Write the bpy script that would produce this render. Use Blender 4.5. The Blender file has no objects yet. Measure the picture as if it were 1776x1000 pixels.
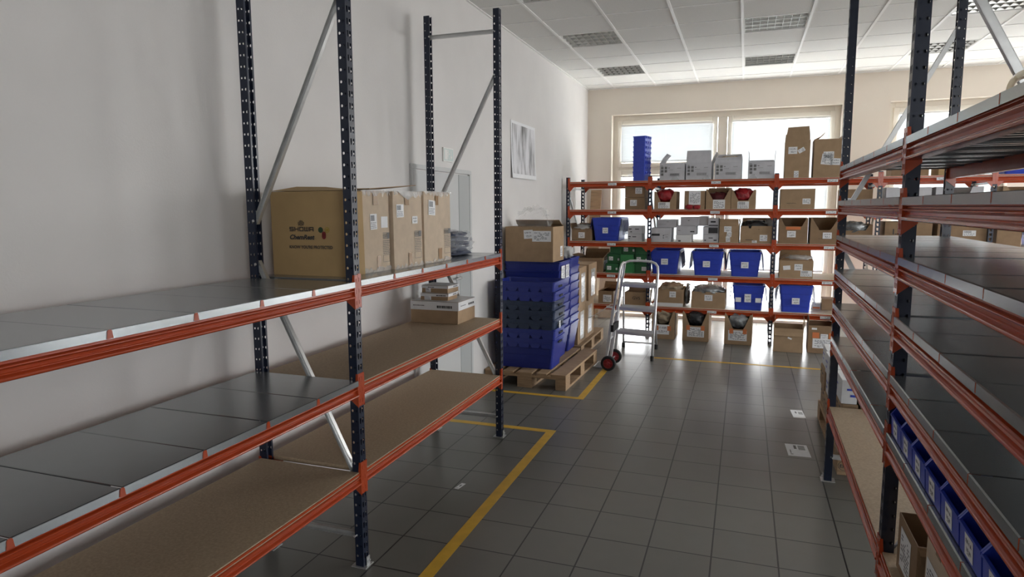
import bpy, math, random
from math import sin, cos, pi, radians as R
from mathutils import Vector, Matrix, noise

random.seed(7)
C = bpy.context.scene.collection
S = bpy.context.scene

# ------------------------------------------------------------------ camera
FPX, YAW, PITCH, ROLL, CAMH = 1142.94, R(19.4015), R(-7.0373), R(-0.2507), 1.6692
fw = Vector((-sin(YAW) * cos(PITCH), cos(YAW) * cos(PITCH), sin(PITCH)))
rt = Vector((cos(YAW), sin(YAW), 0.0))
up = rt.cross(fw)
rt2 = rt * cos(ROLL) + up * sin(ROLL)
up2 = up * cos(ROLL) - rt * sin(ROLL)
cam = bpy.data.cameras.new('camera')
cam.sensor_width = 36.0
cam.lens = FPX / 1776.0 * 36.0
cam.clip_start = 0.05
camo = bpy.data.objects.new('camera', cam)
C.objects.link(camo)
m = Matrix((rt2, up2, -fw)).transposed().to_4x4()
m.translation = (0, 0, CAMH)
camo.matrix_world = m
S.camera = camo

# ------------------------------------------------------------------ world, light, exposure
W = bpy.data.worlds.new('sky')
S.world = W
W.use_nodes = True
nt = W.node_tree
bg = nt.nodes['Background']
geo = nt.nodes.new('ShaderNodeTexCoord')
sep = nt.nodes.new('ShaderNodeSeparateXYZ')
mr = nt.nodes.new('ShaderNodeMapRange')
mr.inputs[1].default_value = -0.15
mr.inputs[2].default_value = 0.25
mx = nt.nodes.new('ShaderNodeMix')
mx.data_type = 'RGBA'
mx.inputs[6].default_value = (0.35, 0.35, 0.345, 1)     # pale ground outside
mx.inputs[7].default_value = (0.97, 0.985, 1.0, 1)      # overcast sky
nt.links.new(geo.outputs['Generated'], sep.inputs[0])
nt.links.new(sep.outputs[2], mr.inputs[0])
nt.links.new(mr.outputs[0], mx.inputs[0])
nt.links.new(mx.outputs[2], bg.inputs[0])
bg.inputs[1].default_value = 9.0

S.view_settings.view_transform = 'Standard'
S.view_settings.look = 'None'
S.view_settings.gamma = 1.0
S.view_settings.use_curve_mapping = False
S.view_settings.exposure = 1.45
S.cycles.use_denoising = True
S.cycles.max_bounces = 10
S.cycles.diffuse_bounces = 6
S.cycles.glossy_bounces = 4
S.cycles.transparent_max_bounces = 12
S.cycles.sample_clamp_indirect = 8.0

# room sizes (metres)
XL, XR, YB, YF, ZC = -2.295, 7.6, 10.0, -3.6, 3.41
# windows in the far wall: x0, x1, z0, z1
WINS = [(-1.93, 1.18, 0.05, 3.02), (1.745, 3.10, 0.05, 3.02), (3.75, 7.0, 0.05, 3.02)]
# unseen windows added to the right and behind the camera for fill: a0, a1, z0, z1
FILL_WINR = [(4.6, 6.4, 0.95, 3.0), (6.9, 9.6, 0.95, 3.0)]
FILL_WINF = [(3.0, 5.4, 1.3, 3.0)]


def portal(loc, rot, w, h):
    l = bpy.data.lights.new('daylight_portal', 'AREA')
    l.shape = 'RECTANGLE'
    l.size, l.size_y = w, h
    l.cycles.is_portal = True
    o = bpy.data.objects.new('daylight_portal', l)
    o.location, o.rotation_euler = loc, rot
    C.objects.link(o)


for (x0, x1, z0, z1) in WINS:
    portal(((x0 + x1) / 2, YB + 0.24, (z0 + z1) / 2), (R(-90), 0, 0), x1 - x0, z1 - z0)
for (y0, y1, z0, z1) in FILL_WINR:
    portal((XR + 0.24, (y0 + y1) / 2, (z0 + z1) / 2), (R(90), 0, R(90)), y1 - y0, z1 - z0)
for (x0, x1, z0, z1) in FILL_WINF:
    portal(((x0 + x1) / 2, YF - 0.24, (z0 + z1) / 2), (R(90), 0, 0), x1 - x0, z1 - z0)


# ------------------------------------------------------------------ materials
def s2l(c):
    return tuple((v / 12.92 if v <= 0.04045 else ((v + 0.055) / 1.055) ** 2.4) for v in (x / 255 for x in c))


def mat(name, rgb, rough=0.6, metal=0.0, spec=0.5, noise_amt=0.0, noise_scale=20.0, bump=0.0, bump_scale=60.0,
        stretch=None, trans=0.0, coat=0.0, rough_var=0.0):
    mt = bpy.data.materials.new(name)
    mt.use_nodes = True
    n = mt.node_tree
    b = n.nodes['Principled BSDF']
    b.inputs['Base Color'].default_value = (*rgb, 1)
    b.inputs['Roughness'].default_value = rough
    b.inputs['Metallic'].default_value = metal
    b.inputs['Specular IOR Level'].default_value = spec
    if coat:
        b.inputs['Coat Weight'].default_value = coat
    if trans:
        b.inputs['Transmission Weight'].default_value = trans
    tc = None
    if noise_amt or bump or rough_var:
        tc = n.nodes.new('ShaderNodeTexCoord')
        mp = n.nodes.new('ShaderNodeMapping')
        n.links.new(tc.outputs['Object'], mp.inputs[0])
        if stretch:
            mp.inputs['Scale'].default_value = stretch
    if noise_amt:
        tx = n.nodes.new('ShaderNodeTexNoise')
        tx.inputs['Scale'].default_value = noise_scale
        tx.inputs['Detail'].default_value = 6
        n.links.new(mp.outputs[0], tx.inputs['Vector'])
        cr = n.nodes.new('ShaderNodeValToRGB')
        k = noise_amt
        cr.color_ramp.elements[0].position = 0.3
        cr.color_ramp.elements[1].position = 0.7
        cr.color_ramp.elements[0].color = (*[v * (1 - k) for v in rgb], 1)
        cr.color_ramp.elements[1].color = (*[min(1, v * (1 + k)) for v in rgb], 1)
        n.links.new(tx.outputs[0], cr.inputs[0])
        n.links.new(cr.outputs[0], b.inputs['Base Color'])
        if rough_var:
            mrn = n.nodes.new('ShaderNodeMapRange')
            mrn.inputs[3].default_value = rough - rough_var
            mrn.inputs[4].default_value = rough + rough_var
            n.links.new(tx.outputs[0], mrn.inputs[0])
            n.links.new(mrn.outputs[0], b.inputs['Roughness'])
    if bump:
        t2 = n.nodes.new('ShaderNodeTexNoise')
        t2.inputs['Scale'].default_value = bump_scale
        t2.inputs['Detail'].default_value = 4
        n.links.new(mp.outputs[0], t2.inputs['Vector'])
        bp = n.nodes.new('ShaderNodeBump')
        bp.inputs['Strength'].default_value = bump
        bp.inputs['Distance'].default_value = 0.01
        n.links.new(t2.outputs[0], bp.inputs['Height'])
        n.links.new(bp.outputs[0], b.inputs['Normal'])
    return mt


def film(name, rgb, alpha, rough=0.15, crinkle=0.6):
    """thin clear plastic: part see-through, part shiny"""
    mt = mat(name, rgb, rough, bump=crinkle, bump_scale=14)
    mt.node_tree.nodes['Principled BSDF'].inputs['Alpha'].default_value = alpha
    return mt


M = {}
M['navy'] = mat('navy_powder_coat', (0.009, 0.016, 0.038), 0.32)
M['orange'] = mat('orange_powder_coat', (0.42, 0.060, 0.016), 0.24, noise_amt=0.06, noise_scale=9)
M['galv'] = mat('galvanised_sheet', (0.33, 0.35, 0.36), 0.25, metal=0.8, noise_amt=0.03, noise_scale=14)
M['zinc'] = mat('zinc_plated', (0.62, 0.63, 0.63), 0.34, metal=0.7, noise_amt=0.08)
M['chip'] = mat('chipboard', (0.42, 0.32, 0.215), 0.72, noise_amt=0.13, noise_scale=90, bump=0.1, bump_scale=150)
M['wall'] = mat('painted_plaster', (0.70, 0.685, 0.675), 0.85, noise_amt=0.025, noise_scale=3, bump=0.06, bump_scale=120)
M['wallb'] = mat('cream_plaster', (0.74, 0.68, 0.60), 0.85, noise_amt=0.02, noise_scale=3, bump=0.06, bump_scale=120)
M['ceil'] = mat('mineral_ceiling_tile', (0.74, 0.74, 0.72), 0.9, noise_amt=0.06, noise_scale=260, bump=0.15, bump_scale=300)
M['tbar'] = mat('white_ceiling_bar', (0.86, 0.86, 0.85), 0.4)
M['pvc'] = mat('window_profile_cream', (0.74, 0.70, 0.62), 0.35)
M['white'] = mat('white_paint', (0.82, 0.82, 0.80), 0.5)
M['slat'] = mat('blind_slat', (0.80, 0.82, 0.82), 0.45)
M['paper'] = mat('white_paper', (0.80, 0.81, 0.83), 0.65, noise_amt=0.04, noise_scale=30)
M['ink'] = mat('dark_print', (0.03, 0.03, 0.035), 0.6)
M['pen'] = mat('label_print', (0.13, 0.14, 0.16), 0.6)
M['greyink'] = mat('grey_print', (0.16, 0.16, 0.16), 0.6)
M['card'] = mat('corrugated_cardboard', (0.36, 0.245, 0.145), 0.8, noise_amt=0.10, noise_scale=12, bump=0.05, bump_scale=120)
M['card_light'] = mat('pale_cardboard', (0.56, 0.45, 0.335), 0.75, noise_amt=0.09, noise_scale=14, bump=0.05)
M['card_tan'] = mat('tan_cardboard', (0.40, 0.27, 0.125), 0.75, noise_amt=0.05, noise_scale=10)
M['card_dark'] = mat('brown_cardboard', (0.27, 0.175, 0.10), 0.8, noise_amt=0.12, noise_scale=12)
M['card_grey'] = mat('grey_white_cardboard', (0.55, 0.555, 0.59), 0.6, noise_amt=0.06, noise_scale=15)
M['card_white'] = mat('white_cardboard', (0.72, 0.73, 0.74), 0.55, noise_amt=0.04, noise_scale=15)
M['card_green'] = mat('green_carton', (0.020, 0.13, 0.045), 0.5, noise_amt=0.06)
M['card_lime'] = mat('bright_green_carton', (0.035, 0.22, 0.070), 0.5, noise_amt=0.06)
M['tape'] = mat('brown_packing_tape', (0.33, 0.20, 0.10), 0.25)
M['orange_card'] = mat('orange_print', (0.66, 0.20, 0.07), 0.7)
M['blue'] = mat('blue_plastic', (0.030, 0.064, 0.50), 0.32, noise_amt=0.05)
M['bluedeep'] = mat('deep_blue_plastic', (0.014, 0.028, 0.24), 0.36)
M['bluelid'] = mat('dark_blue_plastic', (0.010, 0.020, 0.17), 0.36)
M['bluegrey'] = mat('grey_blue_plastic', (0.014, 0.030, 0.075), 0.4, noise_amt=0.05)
M['wood'] = mat('pallet_wood', (0.36, 0.24, 0.14), 0.8, noise_amt=0.25, noise_scale=7, stretch=(1, 9, 9), bump=0.15)
M['alu'] = mat('aluminium', (0.74, 0.75, 0.76), 0.36, metal=0.5, noise_amt=0.05)
M['rubber'] = mat('black_rubber', (0.012, 0.012, 0.012), 0.7)
M['redhub'] = mat('red_plastic', (0.30, 0.018, 0.025), 0.4)
M['redbag'] = mat('red_plastic_bag', (0.30, 0.012, 0.018), 0.3, noise_amt=0.35, noise_scale=18, bump=0.7, bump_scale=30)
M['darkred'] = mat('dark_red_fabric', (0.10, 0.010, 0.014), 0.6, noise_amt=0.3, bump=0.5, bump_scale=40)
M['blackbag'] = mat('black_plastic_bag', (0.018, 0.020, 0.022), 0.18, noise_amt=0.4, noise_scale=16, bump=0.8, bump_scale=26)
M['silverbag'] = mat('grey_plastic_wrap', (0.30, 0.32, 0.33), 0.16, metal=0.35, noise_amt=0.5, noise_scale=14, bump=0.9, bump_scale=24)
M['paperbag'] = mat('crumpled_brown_paper', (0.36, 0.29, 0.20), 0.6, noise_amt=0.35, noise_scale=14, bump=0.8, bump_scale=20)
M['navycloth'] = mat('dark_blue_cloth', (0.040, 0.050, 0.085), 0.7, noise_amt=0.3, noise_scale=16)
M['clear'] = film('clear_polythene', (0.86, 0.88, 0.88), 0.10)
M['wrap'] = film('shiny_polythene', (0.80, 0.82, 0.84), 0.34, 0.08, 0.9)
M['bagfilm'] = film('glossy_bag_film', (0.72, 0.75, 0.80), 0.22, 0.05, 1.0)
M['milky'] = film('milky_polythene', (0.80, 0.81, 0.80), 0.55, 0.25, 0.8)
M['yellow'] = mat('yellow_floor_tape', (0.62, 0.37, 0.035), 0.5, noise_amt=0.10, noise_scale=12)
M['door'] = mat('grey_door_paint', (0.55, 0.56, 0.56), 0.45)
M['doord'] = mat('grey_door_frame', (0.42, 0.44, 0.44), 0.45)
M['louvre'] = mat('mirror_louvre', (0.50, 0.50, 0.48), 0.22, metal=1.0)
M['signgreen'] = mat('pale_exit_green', (0.60, 0.69, 0.67), 0.4)
M['purple'] = mat('logo_dark_green', (0.02, 0.05, 0.02), 0.6)
M['logored'] = mat('logo_red', (0.20, 0.02, 0.02), 0.6)
M['logoyellow'] = mat('logo_yellow', (0.36, 0.26, 0.02), 0.6)
M['tanskirt'] = mat('wooden_skirting', (0.30, 0.22, 0.14), 0.6)
M['amber'] = film('amber_tape', (0.62, 0.50, 0.30), 0.6, 0.2, 0.1)

g = bpy.data.materials.new('window_glass')
g.use_nodes = True
n = g.node_tree
n.nodes.remove(n.nodes['Principled BSDF'])
tr = n.nodes.new('ShaderNodeBsdfTransparent')
gl = n.nodes.new('ShaderNodeBsdfGlossy')
gl.inputs['Roughness'].default_value = 0.02
ms = n.nodes.new('ShaderNodeMixShader')
ms.inputs[0].default_value = 0.06
n.links.new(tr.outputs[0], ms.inputs[1])
n.links.new(gl.outputs[0], ms.inputs[2])
n.links.new(ms.outputs[0], n.nodes['Material Output'].inputs[0])
M['glass'] = g


g = bpy.data.materials.new('translucent_blind_slat')
g.use_nodes = True
n = g.node_tree
tl = n.nodes.new('ShaderNodeBsdfTranslucent')
tl.inputs[0].default_value = (0.80, 0.84, 0.86, 1)
b = n.nodes['Principled BSDF']
b.inputs['Base Color'].default_value = (0.66, 0.70, 0.72, 1)
b.inputs['Roughness'].default_value = 0.45
ms = n.nodes.new('ShaderNodeMixShader')
ms.inputs[0].default_value = 0.030
n.links.new(b.outputs[0], ms.inputs[1])
n.links.new(tl.outputs[0], ms.inputs[2])
n.links.new(ms.outputs[0], n.nodes['Material Output'].inputs[0])
M['slat'] = g


def grid_material(name, x0, px, y0, py, lw, base, line, rough, var=0.12, bump=0.3):
    mt = bpy.data.materials.new(name)
    mt.use_nodes = True
    n = mt.node_tree
    L = n.links
    b = n.nodes['Principled BSDF']
    tc = n.nodes.new('ShaderNodeTexCoord')
    sp = n.nodes.new('ShaderNodeSeparateXYZ')
    L.new(tc.outputs['Object'], sp.inputs[0])

    def mth(op, a, bb=None):
        q = n.nodes.new('ShaderNodeMath')
        q.operation = op
        for i, v in enumerate((a, bb)):
            if v is None:
                continue
            if isinstance(v, (int, float)):
                q.inputs[i].default_value = v
            else:
                L.new(v, q.inputs[i])
        return q.outputs[0]
    masks, cells = [], []
    for out, o0, p in ((sp.outputs[0], x0, px), (sp.outputs[1], y0, py)):
        t = mth('DIVIDE', mth('SUBTRACT', out, o0), p)
        f = mth('FRACT', mth('ADD', t, 100.5))
        d = mth('MULTIPLY', mth('ABSOLUTE', mth('SUBTRACT', f, 0.5)), p)
        masks.append(mth('LESS_THAN', d, lw))
        cells.append(mth('FLOOR', mth('ADD', t, 100.0)))
    mask = mth('MAXIMUM', masks[0], masks[1])
    cv = n.nodes.new('ShaderNodeCombineXYZ')
    L.new(cells[0], cv.inputs[0])
    L.new(cells[1], cv.inputs[1])
    wn = n.nodes.new('ShaderNodeTexWhiteNoise')
    L.new(cv.outputs[0], wn.inputs['Vector'])
    nz = n.nodes.new('ShaderNodeTexNoise')
    nz.inputs['Scale'].default_value = 7.0
    nz.inputs['Detail'].default_value = 8
    L.new(tc.outputs['Object'], nz.inputs['Vector'])
    v = mth('ADD', mth('MULTIPLY', mth('SUBTRACT', wn.outputs['Value'], 0.5), var),
            mth('MULTIPLY', mth('SUBTRACT', nz.outputs[0], 0.5), var * 1.4))
    v = mth('ADD', v, 1.0)
    hs = n.nodes.new('ShaderNodeHueSaturation')
    hs.inputs['Color'].default_value = (*base, 1)
    L.new(v, hs.inputs['Value'])
    mix = n.nodes.new('ShaderNodeMix')
    mix.data_type = 'RGBA'
    mix.inputs[7].default_value = (*line, 1)
    L.new(mask, mix.inputs[0])
    L.new(hs.outputs[0], mix.inputs[6])
    L.new(mix.outputs[2], b.inputs['Base Color'])
    rr = n.nodes.new('ShaderNodeMapRange')
    rr.inputs[3].default_value = rough - 0.015
    rr.inputs[4].default_value = rough + 0.015
    L.new(nz.outputs[0], rr.inputs[0])
    L.new(rr.outputs[0], b.inputs['Roughness'])
    bp = n.nodes.new('ShaderNodeBump')
    bp.inputs['Strength'].default_value = bump
    bp.inputs['Distance'].default_value = 0.003
    L.new(mth('SUBTRACT', 1.0, mask), bp.inputs['Height'])
    L.new(bp.outputs[0], b.inputs['Normal'])
    return mt


M['floor'] = grid_material('dark_stoneware_tiles', -0.994, 0.30, 5.498, 0.2963, 0.0038,
                           (0.155, 0.152, 0.138), (0.014, 0.014, 0.014), 0.315)


# ------------------------------------------------------------------ mesh helpers
class MB:
    def __init__(s):
        s.v, s.f, s.mi = [], [], []

    def add(s, vs, fs, mi=0):
        o = len(s.v)
        s.v += [tuple(v) for v in vs]
        s.f += [tuple(i + o for i in f) for f in fs]
        s.mi += [mi] * len(fs)
        return s

    def box(s, x0, x1, y0, y1, z0, z1, mi=0):
        vs = [(x, y, z) for z in (z0, z1) for y in (y0, y1) for x in (x0, x1)]
        return s.add(vs, [(0, 2, 3, 1), (4, 5, 7, 6), (0, 1, 5, 4), (2, 6, 7, 3), (0, 4, 6, 2), (1, 3, 7, 5)], mi)

    def obox(s, o, u, v, w, mi=0):
        """box from corner o along vectors u, v, w"""
        o, u, v, w = Vector(o), Vector(u), Vector(v), Vector(w)
        vs = [o + a * u + b * v + c * w for c in (0, 1) for b in (0, 1) for a in (0, 1)]
        return s.add(vs, [(0, 2, 3, 1), (4, 5, 7, 6), (0, 1, 5, 4), (2, 6, 7, 3), (0, 4, 6, 2), (1, 3, 7, 5)], mi)

    def prism(s, pts, d, mi=0):
        """polygon pts (3D list) extruded by vector d"""
        d = Vector(d)
        n = len(pts)
        a = [Vector(p) for p in pts]
        b = [p + d for p in a]
        fs = [tuple(range(n))[::-1], tuple(range(n, 2 * n))]
        fs += [(i, (i + 1) % n, n + (i + 1) % n, n + i) for i in range(n)]
        return s.add(a + b, fs, mi)

    def tube(s, pts, r, seg=10, mi=0, caps=True):
        pts = [Vector(p) for p in pts]
        n = len(pts)
        base = len(s.v)
        prev = None
        for i, p in enumerate(pts):
            t = (pts[min(i + 1, n - 1)] - pts[max(i - 1, 0)]).normalized()
            if prev is None:
                a = Vector((0, 0, 1)) if abs(t.z) < 0.9 else Vector((1, 0, 0))
                x = t.cross(a).normalized()
            else:
                x = (prev - t * prev.dot(t)).normalized()
            prev = x
            y = t.cross(x)
            s.v += [tuple(p + r * (cos(2 * pi * k / seg) * x + sin(2 * pi * k / seg) * y)) for k in range(seg)]
        for i in range(n - 1):
            for k in range(seg):
                a, b = base + i * seg + k, base + i * seg + (k + 1) % seg
                s.f.append((a, b, b + seg, a + seg))
                s.mi.append(mi)
        if caps:
            s.f.append(tuple(base + k for k in range(seg))[::-1])
            s.f.append(tuple(base + (n - 1) * seg + k for k in range(seg)))
            s.mi += [mi, mi]
        return s

    def disc_ring(s, c, ax, prof, seg=24, mi=0):
        """lathe: prof = [(radius, offset along ax)] closed loop"""
        c, ax = Vector(c), Vector(ax).normalized()
        a = Vector((0, 0, 1)) if abs(ax.z) < 0.9 else Vector((1, 0, 0))
        x = ax.cross(a).normalized()
        y = ax.cross(x)
        base = len(s.v)
        n = len(prof)
        for k in range(seg):
            d = cos(2 * pi * k / seg) * x + sin(2 * pi * k / seg) * y
            s.v += [tuple(c + r * d + h * ax) for r, h in prof]
        for k in range(seg):
            for i in range(n):
                p, q = base + k * n, base + ((k + 1) % seg) * n
                s.f.append((p + i, p + (i + 1) % n, q + (i + 1) % n, q + i))
                s.mi.append(mi)
        return s

    def loft(s, rings, closed_ends=(True, True), mi=0):
        base = len(s.v)
        n = len(rings[0])
        for r in rings:
            s.v += [tuple(p) for p in r]
        for i in range(len(rings) - 1):
            for k in range(n):
                a, b = base + i * n + k, base + i * n + (k + 1) % n
                s.f.append((a, b, b + n, a + n))
                s.mi.append(mi)
        if closed_ends[0]:
            s.f.append(tuple(base + k for k in range(n))[::-1])
            s.mi.append(mi)
        if closed_ends[1]:
            s.f.append(tuple(base + (len(rings) - 1) * n + k for k in range(n)))
            s.mi.append(mi)
        return s

    def mesh(s, name):
        me = bpy.data.meshes.new(name)
        me.from_pydata(s.v, [], s.f)
        me.update()
        return me

    def build(s, name, mats, parent=None, smooth=False, bevel=0.0, loc=None, rot=None):
        me = s.mesh(name)
        ms = mats if isinstance(mats, (list, tuple)) else [mats]
        for q in ms:
            me.materials.append(q)
        if len(ms) > 1:
            me.polygons.foreach_set('material_index', s.mi)
        if smooth:
            me.polygons.foreach_set('use_smooth', [True] * len(me.polygons))
        o = bpy.data.objects.new(name, me)
        C.objects.link(o)
        if parent:
            o.parent = parent
        if loc:
            o.location = loc
        if rot:
            o.rotation_euler = rot
        if bevel:
            b = o.modifiers.new('bevel', 'BEVEL')
            b.width = bevel
            b.segments = 2
            b.limit_method = 'ANGLE'
            b.angle_limit = R(40)
        return o


def tag(o, label=None, cat=None, group=None, kind=None):
    if label:
        o['label'] = label
    if cat:
        o['category'] = cat
    if group:
        o['group'] = group
    if kind:
        o['kind'] = kind
    return o


def thing(name, label, cat, loc=(0, 0, 0), rz=0.0, group=None):
    o = bpy.data.objects.new(name, None)
    o.empty_display_size = 0.1
    C.objects.link(o)
    o.location = loc
    o.rotation_euler = (0, 0, rz)
    return tag(o, label, cat, group)


def structure(name, mb, m, **k):
    o = mb.build(name, m, **k)
    o['kind'] = 'structure'
    return o


def dup(root, loc=None, rz=None, label=None, group=None):
    r = root.copy()
    C.objects.link(r)
    if loc is not None:
        r.location = loc
    if rz is not None:
        r.rotation_euler = (0, 0, rz)
    if label:
        r['label'] = label
    if group:
        r['group'] = group
    for ch in list(root.children):
        c = ch.copy()
        C.objects.link(c)
        c.parent = r
        for gch in list(ch.children):
            d = gch.copy()
            C.objects.link(d)
            d.parent = c
    return r


def text_geo(txt, size, width=None, shear=0.0, bold=0.0):
    """outline text as (verts2d, faces), lower left at 0,0, stretched to width if given"""
    cu = bpy.data.curves.new('t', 'FONT')
    cu.body = txt
    cu.size = size
    cu.shear = shear
    cu.offset = bold
    cu.resolution_u = 3
    o = bpy.data.objects.new('t', cu)
    C.objects.link(o)
    dg = bpy.context.evaluated_depsgraph_get()
    me = bpy.data.meshes.new_from_object(o.evaluated_get(dg))
    vs = [(v.co.x, v.co.y) for v in me.vertices]
    fs = [tuple(p.vertices) for p in me.polygons]
    bpy.data.objects.remove(o)
    bpy.data.curves.remove(cu)
    bpy.data.meshes.remove(me)
    if not vs:
        return vs, fs
    x0, x1 = min(v[0] for v in vs), max(v[0] for v in vs)
    y0 = min(v[1] for v in vs)
    k = (width / (x1 - x0)) if width else 1.0
    return [((x - x0) * k, y - y0) for x, y in vs], fs


class Face:
    """a flat face of a thing: origin, u (right), v (up), outward normal"""
    def __init__(s, o, u, v, n):
        s.o, s.u, s.v, s.n = Vector(o), Vector(u).normalized(), Vector(v).normalized(), Vector(n).normalized()

    def p(s, a, b, h=0.0):
        return s.o + s.u * a + s.v * b + s.n * h

    def rect(s, mb, a, b, w, h, t0, t1, rot=0.0, mi=0):
        cu, cv = s.u * cos(rot) + s.v * sin(rot), s.v * cos(rot) - s.u * sin(rot)
        mb.obox(s.p(a, b, t0) , cu * w, cv * h, s.n * (t1 - t0), mi)

    def text(s, mb, txt, a, b, size, width=None, shear=0, bold=0, h=0.0012, mi=0):
        vs, fs = text_geo(txt, size, width, shear, bold)
        mb.add([s.p(a + x, b + y, h) for x, y in vs], fs, mi)


def label_part(parent, face, a, b, w, h, style='lines', rot=0.0, name='label', seed=0):
    """a paper label with print; a,b = lower left corner on the face"""
    rnd = random.Random(seed + int(a * 1000) + int(b * 777))
    mb = MB()
    face.rect(mb, a, b, w, h, 0.0004, 0.0012, rot)
    cu, cv = face.u * cos(rot) + face.v * sin(rot), face.v * cos(rot) - face.u * sin(rot)
    sub = Face(face.p(a, b), cu, cv, face.n)
    if style == 'lines':                       # a few rows of small print
        rows = max(3, int(h / 0.014))
        for i in range(rows):
            y = h * (0.12 + 0.78 * i / rows)
            x = w * 0.1
            while x < w * 0.85:
                ww = w * rnd.uniform(0.06, 0.2)
                if rnd.random() < 0.75:
                    sub.rect(mb, x, y, min(ww, w * 0.92 - x), h * 0.35 / rows, 0.0012, 0.0015, 0, 1)
                x += ww + w * 0.04
    elif style == 'hand':                      # two rows of marker strokes
        for i, y in enumerate((0.62, 0.25)):
            x = w * (0.14 + 0.12 * i)
            while x < w * 0.82:
                sub.rect(mb, x, h * y, w * rnd.uniform(0.025, 0.05), h * rnd.uniform(0.12, 0.2), 0.0012, 0.0015,
                         rnd.uniform(-0.5, 0.5), 1)
                if rnd.random() < 0.5:
                    sub.rect(mb, x, h * (y + rnd.choice((0, 0.13))), w * 0.09, h * 0.035, 0.0012, 0.0015, 0, 1)
                x += w * 0.105
        sub.rect(mb, w * 0.3, h * 0.16, w * 0.35, h * 0.03, 0.0012, 0.0015, 0.05, 1)
    elif style == 'bars':                      # bar code over print
        x = w * 0.08
        while x < w * 0.62:
            ww = w * rnd.uniform(0.012, 0.04)
            sub.rect(mb, x, h * 0.55, ww, h * 0.37, 0.0012, 0.0015, 0, 1)
            x += ww + w * 0.022
        for i in range(4):
            y = h * (0.08 + 0.11 * i)
            x = w * 0.08
            while x < w * 0.8:
                ww = w * rnd.uniform(0.05, 0.16)
                sub.rect(mb, x, y, ww, h * 0.05, 0.0012, 0.0015, 0, 1)
                x += ww + w * 0.07
    elif style == 'plain':
        pass
    return mb.build(name, [M['paper'], M['pen']], parent)


def blob(mb, c, r, seed=0, res=14, rough=0.25, freq=3.0, flat=0.0, mi=0, zmin=None):
    """a crumpled rounded heap / bag"""
    cx, cy, cz = c
    rx, ry, rz = r
    base = len(mb.v)
    nu, nv = res * 2, res
    off = Vector((seed * 3.7, seed * 1.9, seed * 5.3))
    for j in range(nv + 1):
        th = pi * j / nv
        for i in range(nu):
            ph = 2 * pi * i / nu
            d = Vector((sin(th) * cos(ph), sin(th) * sin(ph), cos(th)))
            k = 1 + rough * (noise.noise(d * freq + off) + 0.5 * noise.noise(d * freq * 2.3 + off) + 0.3 * noise.noise(d * freq * 5 + off))
            # squarer than an ellipsoid
            e = 0.75
            q = Vector([math.copysign(abs(t) ** e, t) for t in d]) * k
            z = cz + q.z * rz
            if zmin is not None:
                z = max(z, zmin)
            mb.v.append((cx + q.x * rx, cy + q.y * ry, z))
    for j in range(nv):
        for i in range(nu):
            a, b = base + j * nu + i, base + j * nu + (i + 1) % nu
            mb.f.append((a, a + nu, b + nu, b))
            mb.mi.append(mi)
    return mb


# ------------------------------------------------------------------ room shell
structure('floor', MB().box(XL - .3, XR + .3, YF - .3, YB + .6, -.12, 0), M['floor'])
structure('wall_left', MB().box(XL - .3, XL, YF - .3, YB + .3, 0, ZC + .2), M['wall'])
mb = MB()
y = YF - .3
for (y0, y1, z0, z1) in FILL_WINR:
    mb.box(XR, XR + .3, y, y0, 0, ZC + .2).box(XR, XR + .3, y0, y1, 0, z0).box(XR, XR + .3, y0, y1, z1, ZC + .2)
    y = y1
mb.box(XR, XR + .3, y, YB + .3, 0, ZC + .2)
structure('wall_right', mb, M['wall'])
mb = MB()
x = XL
for (x0, x1, z0, z1) in FILL_WINF:
    mb.box(x, x0, YF - .3, YF, 0, ZC + .2).box(x0, x1, YF - .3, YF, 0, z0).box(x0, x1, YF - .3, YF, z1, ZC + .2)
    x = x1
mb.box(x, XR, YF - .3, YF, 0, ZC + .2)
structure('wall_front', mb, M['wall'])
mb = MB()
x = XL
for (x0, x1, z0, z1) in WINS:
    mb.box(x, x0, YB, YB + .3, 0, ZC + .2)
    mb.box(x0, x1, YB, YB + .3, 0, z0)
    mb.box(x0, x1, YB, YB + .3, z1, ZC + .2)
    x = x1
mb.box(x, XR, YB, YB + .3, 0, ZC + .2)
structure('wall_back', mb, M['wallb'])
mb = MB()
for (x0, x1) in ((XL, -1.93), (1.18, 1.745), (3.1, 3.75), (7.0, XR)):
    mb.box(x0, x1, YB - .018, YB, 0, .09)
structure('baseboard_back', mb, M['tanskirt'])
structure('baseboard_left', MB().box(XL, XL + .015, 5.42, YB - .02, 0, .08), M['tanskirt'])
CX0, CPX, CY0, CPY = -1.882, 0.597, 6.207, 0.569
LIGHTS = [(0, -2), (0, 1), (0, 4), (3, 1), (3, 4), (6, 1), (6, 4)]
mb = MB()
kx = -1
while CX0 + kx * CPX < XR:
    xa, xb = max(XL, CX0 + kx * CPX), min(XR, CX0 + (kx + 1) * CPX)
    ky = -18
    while CY0 + ky * CPY < YB:
        ya, yb = max(YF, CY0 + ky * CPY), min(YB, CY0 + (ky + 1) * CPY)
        if (kx, ky) not in LIGHTS and yb > ya and xb > xa:
            mb.box(xa, xb, ya, yb, ZC, ZC + .015)
        ky += 1
    kx += 1
mb.box(XL - .3, XR + .3, YF - .3, YB + .3, ZC + .2, ZC + .3)
structure('ceiling', mb, M['ceil'])
mb = MB()
k = -1
while CX0 + k * CPX < XR:
    xx = CX0 + k * CPX
    if xx > XL + .02:
        mb.box(xx - .012, xx + .012, YF, YB, ZC - .006, ZC)
    k += 1
k = -18
while CY0 + k * CPY < YB - .05:
    yy = CY0 + k * CPY
    if yy > YF:
        mb.box(XL, XR, yy - .006, yy + .006, ZC - .005, ZC)
    k += 1
structure('trim_1', mb, M['tbar'])
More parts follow.
